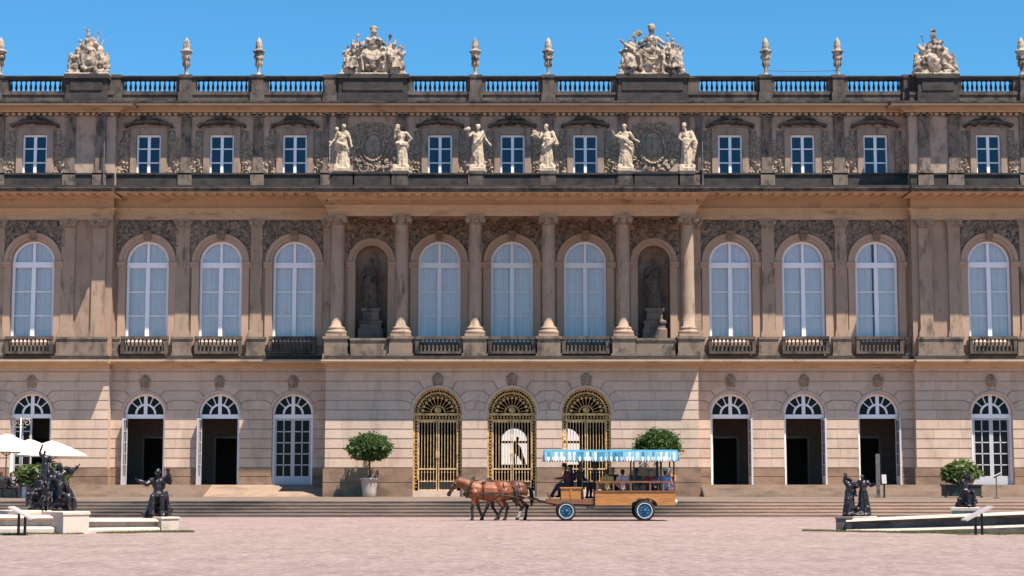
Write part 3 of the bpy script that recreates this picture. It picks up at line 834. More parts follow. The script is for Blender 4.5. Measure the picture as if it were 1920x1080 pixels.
for a, bq, Y in piers:
    y = para(Y); x0, x1 = X(a, 160, y), X(bq, 160, y); big = (a, bq) in bigs; z0 = rowz(171.5, Y); z1 = rowz(142.5, Y)
    b = MB(); pr = .3 if big else .06
    zb = (ZCO if Y == WY else ZCO2)+.003
    if big:
        b.box(x0, x1, y-pr, y+.9, zb, z0-.15); b.box(x0+.05, x1-.05, y-pr+.08, y+.85, z0-.15, z1-.2); b.box(x0-.06, x1+.06, y-pr-.06, y+.95, z1-.2, z1+.04)
        b.box(x0+.3, x1-.3, y-pr+.03, y-pr+.1, z0+.02, z1-.35)
    else:
        b.box(x0+.003, x1-.003, y+.02, y+.56, z0, z1-.12); b.box(x0, x1, y-.07, y+.63, z1-.12, z1+.003)
        if bq-a > 25:
            xm = (x0+x1)/2; w2 = .34; b.box(xm-w2, xm+w2, y-.22, y+.7, zb, z1-.14); b.box(xm-w2-.06, xm+w2+.06, y-.28, y+.76, z1-.14, z1+.03); b.box(xm-w2-.07, xm+w2+.07, y-.29, y+.7, zb, z0-.1)
    part('parapet_pier', b, M['pier'] if not big else M['black'])
pw = MB(); y = para(WY)
# downpipes beside the breaks in the front
for u, Y in ((197, PY), (1316, WY)):
    b = MB(); xx = X(u, 270, Y-.25); b.tube([(xx, Y-.42, Z(345, Y)), (xx, Y-.42, Z(215, Y))], .05, 8)
    part('downpipe', b, M['grey'])

# ---- roof, inner floors and the dim rooms behind the openings
core = MB(); BK = 15.0
hall = [dict(cx=X(964, 840, BK), hw=27.5/(F/115), sill=Z(871, BK), spring=Z(800, BK)-27.5/(F/115)),
        dict(cx=X(1063, 840, BK), hw=27.5/(F/115), sill=Z(871, BK), spring=Z(800, BK)-27.5/(F/115))]
arched_wall(core, -XE, XE, 0.3, 25.5, BK, .6, hall)
core.add([(-XE, WY+.76, zU-.01), (XE, WY+.76, zU-.01), (XE, BK, zU-.01), (-XE, BK, zU-.01)], [(0, 1, 2, 3)])
core.add([(-XC+.1, .76, gz-.01), (XC-.1, .76, gz-.01), (XC-.1, WY+.75, gz-.01), (-XC+.1, WY+.75, gz-.01)], [(0, 1, 2, 3)])
for xx in (-XE, -XC, XC, XE): core.add([(xx, WY+.76, .3), (xx, BK, .3), (xx, BK, 25), (xx, WY+.76, 25)], [(0, 1, 2, 3)])
for zc_ in (Z(692, WY), Z(668, WY), Z(348, WY)): core.add([(-XE, WY+.5, zc_), (XE, WY+.5, zc_), (XE, BK, zc_), (-XE, BK, zc_)], [(0, 1, 2, 3)])
core.add([(-XC+.1, .6, Z(694, 0)), (XC-.1, .6, Z(694, 0)), (XC-.1, WY+.6, Z(694, 0)), (-XC+.1, WY+.6, Z(694, 0))], [(0, 1, 2, 3)])
core.add([(-XE, WY+1.7, UZ0), (XE, WY+1.7, UZ0), (XE, WY+1.7, 25), (-XE, WY+1.7, 25)], [(0, 1, 2, 3)])
for u in (891, 1030): core.box(X(u, 830, 6)-.5, X(u, 830, 6)+.5, WY+1, 9.5, gz, Z(695, WY))
for o in doors:      # an inner wall with its own doorway a few metres in
    yi = o['Y']+4.2; c = o['cx']; sl_ = o['sill']
    core.box(c-2.0, c-.85, yi, yi+.2, sl_, sl_+5.5); core.box(c+.85, c+2.0, yi, yi+.2, sl_, sl_+5.5); core.box(c-.85, c+.85, yi, yi+.2, sl_+2.9, sl_+5.5)
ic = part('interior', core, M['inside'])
for o in doors:
    cs = MB(); yi = o['Y']+4.1; c = o['cx']; sl_ = o['sill']; cs.box(c-1.0, c-.84, yi, yi+.099, sl_, sl_+2.95); cs.box(c+.84, c+1.0, yi, yi+.099, sl_, sl_+2.95); cs.box(c-.84, c+.84, yi, yi+.099, sl_+2.8, sl_+2.95)
    cs.build('inner_door_frame', M['grey'], ic)
rf = MB(); rf.box(-XE, XE, WY-.2, BK+.8, Z(214, WY), ZCO-.1); part('roof', rf, M['grey'])
# curtain-dark lining behind the one parted curtain is the room itself
hw_ = MB()
for o in hall:
    c, h, s, sp = o['cx'], o['hw'], o['sill'], o['spring']
    hw_.box(c-h, c+h, BK+.1, BK+.2, sp-.12, sp+.04); hw_.box(c-.06, c+.06, BK+.1, BK+.2, s, sp-.121); hw_.ring(c, sp, h-.12, h-.005, BK+.1, BK+.2, n=16)
    hw_.box(c-h, c-h+.12, BK+.1, BK+.2, s, sp-.121); hw_.box(c+h-.12, c+h, BK+.1, BK+.2, s, sp-.121)
part('hall_window', hw_, M['darkwood'])

# ---- doors of the recesses
def fan_frame(hw, sp, H0):
    """arched light above the door: frame, radial bars, transom (z measured from the sill)"""
    mb = MB(); r = hw
    mb.ring(0, sp, r-.13, r-.004, .25, .4, n=24)
    mb.box(-r+.004, r-.004, .22, .42, sp-.26, sp-.02)
    mb.box(-.10, .10, .23, .38, sp-.018, sp+r-.12)
    mb.ring(0, sp, r*.42, r*.52, .27, .36, n=14)
    for a in (pi*.22, pi*.37, pi*.63, pi*.78):
        mb.tube([(r*.5*cos(a), .31, sp+r*.5*sin(a)), ((r-.1)*cos(a), .31, sp+(r-.1)*sin(a))], .038, 6)
    for s in (-1, 1):
        a, b = sorted((s*(r-.13), s*(r-.004))); mb.box(a, b, .25, .4, 0, sp-.263)
    return mb
DSP = doors[0]['spring']-doors[0]['sill']
ff = fan_frame(DH, DSP, 0)
ffm = ff.mesh('door_frame', M['white'])
fp = MB(); n = 18; P = [(DH*.98*cos(pi*i/n), DSP+DH*.98*sin(pi*i/n)) for i in range(n+1)]
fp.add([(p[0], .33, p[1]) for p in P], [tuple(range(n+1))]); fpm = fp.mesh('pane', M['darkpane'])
def leaf_mesh(w_, H):
    mb = MB()      # a glazed door leaf: frame and bars, hinge on x = 0
    mb.box(0, .11, -.05, .05, 0, H); mb.box(w_-.11, w_, -.05, .05, 0, H); mb.box(.11, w_-.11, -.05, .05, 0, .5); mb.box(.11, w_-.11, -.05, .05, H-.11, H)
    for k in range(1, 5):
        z = .5+(H-.61)*k/5; mb.box(.111, w_-.111, -.03, .03, z-.03, z+.03)
    mb.box(w_/2-.03, w_/2+.03, -.03, .03, .501, H-.111)
    g = MB(); g.add([(.1, 0, .5), (w_-.1, 0, .5), (w_-.1, 0, H-.1), (.1, 0, H-.1)], [(0, 1, 2, 3)])
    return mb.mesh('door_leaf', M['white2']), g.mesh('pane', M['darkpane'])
LH = DSP-.27; lf, lg = leaf_mesh(DH-.135, LH)
for i, o in enumerate(doors):
    fr = ppart('door_frame', ffm, (o['cx'], o['Y'], o['sill'])); link('pane', fpm, fr)
    k = o['kind']
    for s in (-1, 1):
        L = ppart('door_leaf', lf, (0, 0, 0)); L.location = (s*(DH-.133), .3, .005)
        if s > 0: L.scale.x = -1
        if k == 'shut': pass
        elif k == 'half':
            if s > 0: L.rotation_euler.z = radians(-100)
        else:
            out = (s < 0) == (o['cx'] < 0)
            L.location.y = .2 if out else .46
            L.rotation_euler.z = -s*radians(-96 if out else 84) * (1 if out else -1) if out else s*radians(-84)
        link('pane', lg, L)
        if k == 'open': L.scale.x *= .72
        L.location = L.location+Vector((o['cx'], o['Y'], o['sill']))

# ---- gilded gates of the middle block
def gate_meshes(hw, sp):
    fr = MB(); r = hw
    fr.ring(0, sp, r-.10, r-.003, .14, .3, n=28); fr.ring(0, sp, r-.30, r-.22, .16, .28, n=28)
    for i in range(24):
        a = pi*(i+.5)/24; fr.ell(((r-.16)*cos(a), .2, sp+(r-.16)*sin(a)), (.045, .05, .045), None, 6, 4)
    for s in (-1, 1):
        a, b = sorted((s*(r-.10), s*(r-.003))); fr.box(a, b, .14, .3, 0, sp-.003)
        a, b = sorted((s*(r-.30), s*(r-.22))); fr.box(a, b, .16, .28, .62, sp-.2)
        for k in range(22):
            z = .2+(sp-.4)*k/21; fr.ell((s*(r-.16), .2, z), (.04, .04, .06), None, 6, 4)
    fr.box(-r+.1, r-.1, .12, .32, sp-.16, sp-.02); fr.box(-r+.1, r-.1, .14, .3, sp-.46, sp-.37)
    for i in range(14): fr.ell((-r+.22+(2*r-.44)*i/13, .2, sp-.265), (.06, .05, .09), None, 6, 4)
    fan = MB()
    fan.ring(0, sp, .36, .44, .17, .27, n=16); fan.ell((0, .2, sp+.16), (.22, .08, .18), None, 10, 6)
    for i in range(11):
        a = pi*(i+.5)/11; p0 = (.44*cos(a), .22, sp+.44*sin(a)); p1 = ((r-.3)*cos(a), .22, sp+(r-.3)*sin(a)); fan.tube([p0, p1], .022, 6)
        m = ((r-.52)*cos(a), .2, sp+(r-.52)*sin(a)); fan.ell(m, (.10, .04, .10), None, 8, 5)
        b = a+pi/22; fan.ell(((r-.38)*cos(b), .2, sp+(r-.38)*sin(b)), (.06, .04, .06), None, 6, 4)
    leaves = []
    for s in (-1, 1):
        mb = MB(); H = sp-.47
        n = 7; x0, x1 = .06, r-.31
        for k in range(n):
            x = s*(x0+(x1-x0)*k/(n-1)); rr = .036 if k in (0, n-1) else .021
            mb.tube([(x, .22, .02), (x, .22, H)], rr, 6)
            if k not in (0, n-1):
                for z in (H-.08, 1.02, .55): mb.ell((x, .22, z), (.04, .04, .07), None, 6, 4)
        a, b = sorted((s*.03, s*(r-.3)))
        for z, t in ((.03, .04), (.52, .025), (1.22, .04), (H-.02, .04)): mb.box(a, b, .18, .26, z-t, z+t)
        kp = MB(); a, b = sorted((s*.09, s*(r-.34))); kp.box(a, b, .20, .24, .08, .46)
        mb.ell((s*.06, .16, 2.0), (.06, .04, .22)); 
        leaves.append((mb.mesh('gate_leaf', M['goldgrey']), kp.mesh('kick_plate', M['iron'])))
    return fr.mesh('gate', M['gold']), fan.mesh('fanlight', M['gold'], True), leaves
GSP = gates[0]['spring']-gates[0]['sill']
gf, gfan, gl = gate_meshes(gates[0]['hw'], GSP)
for o in gates:
    g = ppart('gate', gf, (o['cx'], 0, o['sill'])); link('fanlight', gfan, g)
    for q, kq in gl: link('gate_leaf', q, g); link('kick_plate', kq, g)

# ---- carved heads over the ground floor arches
def mask_mesh():
    mb = MB(); mb.ell((0, 0, 0), (.23, .2, .29), None, 14, 10); mb.ell((0, -.2, -.03), (.045, .08, .08)); mb.ell((0, -.17, -.16), (.09, .05, .03)); mb.ell((0, -.14, -.24), (.1, .09, .08))
    for s in (-1, 1):
        mb.ell((s*.09, -.17, .06), (.05, .04, .025)); mb.ell((s*.09, -.17, .11), (.08, .05, .03)); mb.ell((s*.11, -.14, -.07), (.07, .06, .07)); mb.ell((s*.24, -.02, -.02), (.04, .05, .09))
        for k in range(5): mb.ell((s*(.08+.045*k), -.08+.02*k, .26-.055*k), (.07, .08, .07), None, 7, 5)
        mb.ell((s*.2, .0, -.2), (.07, .1, .14))
    mb.ell((0, .08, 0), (.30, .14, .40)); return remesh(mb, 'carved_mask', .022, M['relief'], 1)
mm = mask_mesh()
for o in gates+doors:
    Y = o.get('Y', 0.0); v = 711 if Y == 0 else (715 if o['cx'] < 0 else 713)
    ppart('carved_mask', mm, (o['cx'], Y-.12, Z(v, Y-.1)))
g = MB(); R_ = 2500
g.add([(-R_, -R_, 0), (R_, -R_, 0), (R_, R_, 0), (-R_, R_, 0)], [(0, 1, 2, 3)])
struct(g.build('ground', M['gravel']))
# steps up to the terrace
st = MB(); NS = 5; YS0 = -22.0; TR = .42
for k in range(NS):
    z = zT*(k+1)/NS; y = YS0+TR*k
    st.box(-90, 90, y+.02, y+TR+.021, -.3, z-.045); st.box(-90, 90, y, y+TR+.002, z-.045, z)
struct(st.build('steps', M['step']))
tr_ = MB(); tr_.box(-90, 90, YS0+TR*NS+.001, 14, -.3, zT-.002); struct(tr_.build('terrace', M['terrace']))
# upper flights in front of the recesses
up = MB()
def flight(x0, x1, y0, y1, n, back):
    for k in range(n):
        z0 = zT+(zU-zT)*k/n; z1 = zT+(zU-zT)*(k+1)/n; y = y0+(y1-y0)*k/n
        up.box(x0, x1, y, back, z0, z1)
flight(XC+.14, XR, -1.2, .6, 4, WY+.74)
flight(-XR, X(380, 920, 0), -1.2, .6, 4, WY+.74)
flight(XR+.002, 60, -1.2, .6, 4, PY+.74)
flight(-60, -XR-.002, -1.2, .6, 4, PY+.74)
struct(up.build('upper_steps', M['paving']))
rp = MB(); xa, xb = X(380, 920, 0)+.002, -XC-.14
rp.add([(xa, .1, zT), (xb, .1, zT), (xb, WY-.4, zU), (xa, WY-.4, zU), (xa, WY+.74, zU), (xb, WY+.74, zU), (xa, -.9, zU-.0), (xa, WY, zT)], [(0, 1, 2, 3), (3, 2, 5, 4)])
struct(rp.build('ramp', M['paving']))
cw = MB(); cw.box(-60, 60, 58, 59, -.3, 14)
tag(cw.build('courtyard_wall', M['courtwall']), 'sunlit white courtyard wall seen through the middle gate', 'wall')
# ================================================================== FIGURES
def stand(**k):
    J = dict(hd=(0, -.02, 1.62), nk=(0, .01, 1.47), ch=(0, .01, 1.29), wa=(0, .0, 1.10), pv=(0, 0, .95),
             shL=(.19, .01, 1.41), shR=(-.19, .01, 1.41), elL=(.26, .03, 1.13), elR=(-.26, .03, 1.13), wrL=(.28, -.06, .88), wrR=(-.28, -.06, .88),
             hipL=(.09, 0, .92), hipR=(-.09, 0, .92), knL=(.10, -.02, .49), knR=(-.10, -.02, .49), anL=(.10, .03, .08), anR=(-.10, .03, .08))
    J.update(k); return {a: Vector(b) for a, b in J.items()}
def sit(**k):
    J = dict(hd=(0, -.03, .77), nk=(0, .02, .62), ch=(0, .04, .45), wa=(0, .03, .27), pv=(0, 0, .11),
             shL=(.19, .03, .57), shR=(-.19, .03, .57), elL=(.25, -.06, .32), elR=(-.25, -.06, .32), wrL=(.12, -.30, .25), wrR=(-.12, -.30, .25),
             hipL=(.09, -.02, .09), hipR=(-.09, -.02, .09), knL=(.13, -.44, .10), knR=(-.13, -.44, .10), anL=(.13, -.46, -.34), anR=(-.13, -.46, -.34))
    J.update(k); return {a: Vector(b) for a, b in J.items()}
def hand(mb, el, wr):
    d = (wr-el).normalized(); side = d.cross(Vector((0, 1, .2))).normalized(); up = side.cross(d)
    mb.cap(wr, .026, wr+d*.06, .03, 8)
    for i, L in enumerate((.062, .074, .070, .055)):
        b = wr+d*.085+side*(-.033+.022*i); m = b+d*L*.55; e = m+d*L*.4-up*L*.35
        mb.cap(b, .0095, m, .0088, 6); mb.cap(m, .0088, e, .0075, 6)
    t = wr+d*.03+side*.03; mb.cap(t, .012, t+d*.04+side*.03, .009, 6)
def limbs(mb, J, g=0.0, arms=True, fore=True, legs=True, torso=True, shin=True):
    if torso:
        mb.ell(J['ch'], (.165+g, .115+g, .19+g)); mb.cap(J['ch'], .125+g, J['wa'], .115+g); mb.cap(J['wa'], .115+g, J['pv'], .135+g)
        mb.ell(J['pv'], (.165+g, .13+g, .12+g))
        for s in 'LR': mb.cap(J['ch']+(J['nk']-J['ch'])*.45, .085+g, J['sh'+s], .064+g)
    for s in 'LR':
        if arms: mb.cap(J['sh'+s], .062+g, J['el'+s], .045+g)
        if fore: mb.cap(J['el'+s], .045+g, J['wr'+s], .030+g)
        if legs: mb.cap(J['hip'+s], .095+g, J['kn'+s], .06+g)
        if legs and shin: mb.cap(J['kn'+s], .059+g, J['an'+s], .038+g); c = J['kn'+s].lerp(J['an'+s], .3); mb.ell(c+Vector((0, .02, 0)), (.052+g, .055+g, .11))
def headneck(mb, J, look=(0, -1, 0)):
    h = J['hd']; f = Vector(look).normalized(); sd = f.cross(Vector((0, 0, 1))).normalized(); u = Vector((0, 0, 1))
    mb.cap(J['nk']-u*.03, .058, h-u*.04, .052)
    r = Vector((0, -1, 0)).rotation_difference(f).to_euler()
    mb.ell(h+u*.03, (.078, .098, .10), r, 12, 8); mb.ell(h-u*.055+f*.022, (.058, .068, .07), r)
    mb.cap(h+f*.092+u*.02, .012, h+f*.112-u*.025, .017, 6)
    mb.cap(h+f*.086-u*.058-sd*.02, .011, h+f*.086-u*.058+sd*.02, .011, 6)
    for s in (-1, 1):
        mb.ell(h+sd*s*.078-f*.005, (.015, .022, .032), r, 7, 5); mb.ell(h+f*.083+sd*s*.033+u*.018, (.016, .012, .010), r, 7, 5)
        mb.cap(h+f*.086+sd*s*.018+u*.04, .010, h+f*.076+sd*s*.05+u*.038, .009, 6)
def feet(mb, J, f=Vector((0, -1, 0)), g=0.0):
    for s in 'LR':
        a = J['an'+s]; mb.cap(a-Vector((0, 0, .035))-f*.04, .04+g, a+f*.12-Vector((0, 0, .045)), .032+g)
def figure(J, look=(0, -1, 0)):
    mb = MB(); limbs(mb, J); headneck(mb, J, look); feet(mb, J)
    for s in 'LR': hand(mb, J['el'+s], J['wr'+s])
    return mb
def drape(mb, z0, z1, c0, c1, r0, r1, folds, seed, amp=.14, n=40, m=9):
    """hanging cloth: folded cone between a top ring and a hem"""
    R = random.Random(seed); ph = [R.uniform(0, 6.3) for _ in range(4)]; vs = []
    for j in range(m+1):
        t = j/m; c = Vector(c0).lerp(Vector(c1), t); z = z0+(z1-z0)*t
        for i in range(n):
            a = 2*pi*i/n; k = 1+amp*t*(sin(folds*a+ph[0]+t*1.2)*.7+.5*sin((folds+4)*a+ph[1])+.3*sin(3*a+ph[2]))
            rx = (r0[0]+(r1[0]-r0[0])*t)*k; ry = (r0[1]+(r1[1]-r0[1])*t)*k
            vs.append((c.x+rx*cos(a), c.y+ry*sin(a), z))
    fs = [(j*n+i, j*n+(i+1) % n, (j+1)*n+(i+1) % n, (j+1)*n+i) for j in range(m) for i in range(n)]
    fs += [tuple(range(n)), tuple(range((m+1)*n-1, m*n-1, -1))]
    mb.add(vs, fs)
def sash(mb, pts, r, n=4, seed=0):
    R = random.Random(seed); pts = [Vector(p) for p in pts]
    for k in range(n):
        o = Vector((R.uniform(-.03, .03), R.uniform(-.03, .03), (k-n/2)*r*.9)); mb.tube([p+o*(1+.4*sin(i+k)) for i, p in enumerate(pts)], [r*R.uniform(.8, 1.1)]*len(pts), 7)
def smat(s, loc=(0, 0, 0), rz=0): return Matrix.Translation(loc) @ Matrix.Rotation(radians(rz), 4, 'Z') @ Matrix.Scale(s, 4)

# ---- statues along the attic
SY = .45
def attic_statue(kind):
    mb = MB(); slab = .13
    if kind == 0:
        J = stand(hd=(.05, -.04, 1.63), elR=(-.30, .02, 1.16), wrR=(-.42, -.08, .97), elL=(.29, -.02, 1.14), wrL=(.34, -.12, .93))
        f = figure(J, (.5, -1, -.1)); drape(f, 1.14, .05, (0, 0, 0), (.02, .02, 0), (.17, .14), (.28, .24), 7, 1)
        sash(f, [(.2, -.05, 1.42), (.02, -.17, 1.22), (-.2, -.1, 1.0), (-.22, .1, .8)], .06, 4, 1); sash(f, [(-.2, -.14, .98), (.06, -.2, .86), (.25, -.05, .72)], .055, 3, 2)
        f.cap((-.47, -.08, 1.02), .022, (-.47, -.06, .04), .02); f.ell((-.47, -.08, 1.04), (.05, .05, .05)); f.ell((-.22, .02, 1.56), (.07, .07, .1))
    elif kind == 1:
        J = stand(hd=(-.13, -.12, 1.57), nk=(-.06, -.02, 1.46), elR=(-.25, -.12, 1.2), wrR=(-.22, -.22, 1.44), elL=(.38, .06, 1.20), wrL=(.20, .08, .99), knR=(-.06, -.10, .49))
        f = figure(J, (-.8, -1, -.6)); drape(f, 1.02, .05, (.01, 0, 0), (.06, .03, 0), (.18, .15), (.20, .2), 6, 3, .16)
        sash(f, [(-.2, -.05, 1.02), (0, -.18, 1.0), (.2, -.06, 1.0), (.24, .06, .86)], .045, 3, 4); f.ell((-.12, -.1, 1.66), (.09, .11, .08))
    elif kind == 2:
        J = stand(hd=(.03, -.04, 1.62), elR=(-.30, -.08, 1.26), wrR=(-.36, -.2, 1.46), elL=(.31, .03, 1.18), wrL=(.45, -.1, .97), knR=(-.12, -.1, .5))
        f = figure(J, (-.5, -1, 0)); drape(f, 1.35, .05, (0, 0, 0), (.04, .03, 0), (.17, .13), (.24, .21), 7, 5, .15)
        sash(f, [(.2, 0, 1.43), (.1, -.16, 1.2), (-.1, -.2, 1.0), (-.2, -.05, .7)], .055, 4, 6); f.ell((-.38, -.22, 1.50), (.13, .08, .09)); f.ell((-.33, -.1, 1.55), (.08, .06, .09))
        f.ell((.03, 0, 1.69), (.1, .11, .07))
    elif kind == 3:
        J = stand(hd=(-.04, -.05, 1.63), elR=(-.28, -.12, 1.18), wrR=(-.40, -.28, 1.24), elL=(.31, -.02, 1.16), wrL=(.02, -.26, 1.12))
        f = figure(J, (-.9, -1, -.1)); drape(f, 1.2, .05, (0, 0, 0), (0, .02, 0), (.17, .14), (.24, .22), 8, 7, .15)
        f.obox((-.44, -.3, 1.30), (.28, .06, .26), E(10, 20, 12)); f.cap((.2, .1, 1.4), .09, (.32, .1, 1.0), .12)
        sash(f, [(.2, 0, 1.43), (.25, -.12, 1.15), (.1, -.2, .98), (-.15, -.15, .8)], .055, 4, 8); f.cap((-.16, -.1, .9), .05, (-.26, -.06, .25), .05)
    elif kind == 4:
        J = stand(hd=(-.02, -.03, 1.63), elR=(-.34, .0, 1.24), wrR=(-.44, -.12, 1.38), elL=(.32, -.02, 1.18), wrL=(.46, -.18, 1.06), pv=(.02, 0, .95))
        f = figure(J, (-.3, -1, -.1)); drape(f, 1.12, .05, (0, 0, 0), (.0, .02, 0), (.18, .15), (.28, .24), 8, 9, .15)
        sash(f, [(-.22, 0, 1.2), (0, -.18, 1.08), (.2, -.1, .92), (.28, .05, .6)], .06, 5, 10)
        f.ell((-.02, 0, 1.7), (.09, .1, .06))
    else:
        J = stand(hd=(-.08, -.06, 1.65), nk=(-.02, 0, 1.48), elL=(.30, -.02, 1.18), wrL=(.16, -.2, 1.05), elR=(-.27, -.06, 1.18), wrR=(-.16, -.24, 1.05))
        f = figure(J, (-1, -.7, 0)); drape(f, 1.18, .05, (0, 0, 0), (.02, .02, 0), (.17, .14), (.19, .2), 6, 11, .12)
        f.cap((.17, .05, 1.42), .11, (.33, .06, 1.02), .12); f.cap((.33, .06, 1.02), .11, (.25, .06, .35), .06); f.ell((-.08, -.03, 1.74), (.09, .11, .07))
    f.box(-.3, .3, -.28, .26, -.16, .02)
    for k in range(5): f.ell((.25*sin(k*2.1), -.05+.2*cos(k*2.1), .06), (.12, .12, .1))
    mb.merge(f, Matrix.Translation((0, 0, .16)))
    return mb
stz = Z(322, SY-.4)
sth = Z(235, SY)-stz
lab = ['marble statue of a robed woman holding a staff, left end of the attic row', 'marble statue with bowed head and one hand on the hip, beside the left wall relief',
       'marble statue with one arm raised and one lowered, left of the middle attic window', 'marble statue holding a square tablet out to its side, right of the middle attic window',
       'marble statue in wide pleated robe with spread hands, left of the right wall relief', 'marble statue looking sideways with a bulging cloak, right end of the attic row']
for k, u in enumerate((642, 752, 895, 1026, 1172, 1287)):
    mb = attic_statue(k); s = sth/1.87; mb.xf(Matrix.Diagonal((s*1.03, s*1.03, s, 1)))
    me = remesh(mb, 'statue', .034, M['marble'], 1, rough=.024, rs=7)
    o = link('statue', me, None, (X(u, 290, SY), SY, stz)); tag(o, lab[k], 'statue', 'marble statues standing along the attic')
def pedbox(u0, u1):
    b = MB(); x0, x1 = X(u0, 335, SY), X(u1, 335, SY)
    b.box(x0+.05, x1-.05, SY-.45, SY+.55, zC-.02, stz-.13); b.box(x0, x1, SY-.5, SY+.6, stz-.13, stz)
    b.box(x0, x1, SY-.5, SY+.6, zC-.03, zC+.18); return b
for u0, u1 in ((622, 664), (664.2, 733.8), (734, 766), (880, 908), (1012, 1042), (1157, 1187), (1187.2, 1271.8), (1272, 1302)):
    part('statue_pedestal', pedbox(u0, u1), M['black'] if (u1-u0) > 32 and u0 > 650 or u0 < 640 else M['pier'])

# ---- the two statues in the niches
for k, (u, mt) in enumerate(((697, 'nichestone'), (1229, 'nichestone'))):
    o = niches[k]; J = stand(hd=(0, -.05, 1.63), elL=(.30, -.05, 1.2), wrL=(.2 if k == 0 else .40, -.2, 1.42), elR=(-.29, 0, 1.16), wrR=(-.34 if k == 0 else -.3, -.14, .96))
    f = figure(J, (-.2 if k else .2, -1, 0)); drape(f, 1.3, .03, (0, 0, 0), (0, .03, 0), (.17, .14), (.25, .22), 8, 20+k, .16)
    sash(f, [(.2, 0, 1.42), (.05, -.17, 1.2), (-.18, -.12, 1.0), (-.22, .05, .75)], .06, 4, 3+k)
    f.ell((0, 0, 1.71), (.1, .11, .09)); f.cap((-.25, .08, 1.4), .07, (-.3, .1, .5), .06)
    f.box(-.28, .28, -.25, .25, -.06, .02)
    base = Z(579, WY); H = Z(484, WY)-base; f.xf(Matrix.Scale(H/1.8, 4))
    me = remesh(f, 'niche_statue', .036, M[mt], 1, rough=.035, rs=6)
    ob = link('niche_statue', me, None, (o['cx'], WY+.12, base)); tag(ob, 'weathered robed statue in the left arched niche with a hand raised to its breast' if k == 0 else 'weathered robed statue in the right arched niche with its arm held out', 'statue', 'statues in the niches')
    pb = MB(); zb = Z(632, WY)-.1
    pb.box(-.62, .62, -.58, .55, 0, .5*(base-zb)); q = base-zb
    pb.sweep(-.56, .56, -.55, .5, [(.16, 0), (.16, q*.28), (.05, q*.34), (.05, q*.46), (.12, q*.5), (.12, q*.56), (-.08, q*.62), (-.10, q*.86), (.0, q*.92), (.0, q)], 1, 1)
    pb.build('niche_pedestal', M['pedestal'], palace, False, (o['cx'], WY+.02, zb)).matrix_parent_inverse = Matrix.Translation((0, 0, -.7))

# ---- urns on the roof
def urn_mesh():
    mb = MB(); H = Z(71, yp+.2)-ZR1-.02; k = H/2.3
    prof = [(.24, .0), (.26, .06), (.2, .1), (.15, .2), (.13, .3), (.16, .34), (.13, .38), (.22, .55), (.28, .8), (.30, .95), (.36, 1.0), (.36, 1.06), (.33, 1.1), (.36, 1.28), (.40, 1.36), (.52, 1.42), (.53, 1.48), (.42, 1.53), (.30, 1.56), (.27, 1.62), (.28, 1.8), (.25, 1.92), (.26, 2.0), (.19, 2.12), (.09, 2.22), (.02, 2.3)]
    mb.lathe([(r, z) for r, z in prof], (0, 0, 0), 20, 0, .03, 10); mb.box(-.3, .3, -.3, .3, -.03, .02)
    for s in (-1, 1):
        mb.ell((s*.36, 0, 1.12), (.09, .1, .13)); mb.ell((s*.2, -.24, 1.1), (.12, .08, .12))
    for i in range(9):
        a = i*2*pi/9; mb.ell((.24*cos(a), .24*sin(a), 1.78), (.07, .07, .13), None, 7, 5); mb.ell((.3*cos(a), .3*sin(a), .72), (.05, .05, .15), None, 7, 5)
    mb.xf(Matrix.Diagonal((k*.68, k*.68, k, 1))); return mb.mesh('roof_urn', M['trophy'], True)
um = urn_mesh()
ulab = {0: 'stone urn cut by the left picture edge on the parapet', 349: 'stone urn on the parapet, first to the right of the left corner trophy', 485: 'stone urn on the parapet, second to the right of the left corner trophy',
        891: 'stone urn on the parapet, left one of the middle pair', 1028: 'stone urn on the parapet, right one of the middle pair', 1436: 'stone urn on the parapet holding the left end of the thin cable',
        1571: 'stone urn on the parapet holding the right end of the thin cable', 1916: 'stone urn cut by the right picture edge on the parapet'}
for u, l in ulab.items():
    Y = PY if u in (0, 1916) else WY; y = para(Y)+.24
    o = link('roof_urn', um, None, (X(u, 140, y), y, rowz(142.5, Y)+.05)); o.rotation_euler.z = u*.7
    tag(o, l, 'urn', 'stone urns on the roof parapet')
cb = MB(); xa, xb = X(1440, 132, yp+.24), X(1567, 132, yp+.24); zc_ = Z(132, yp+.24)
cb.tube([(xa+(xb-xa)*t/10, yp+.24, zc_-.12*(1-(2*t/10-1)**2)*.4) for t in range(11)], .022, 6)
tag(cb.build('cable', M['iron']), 'thin dark cable strung between two parapet urns', 'cable')

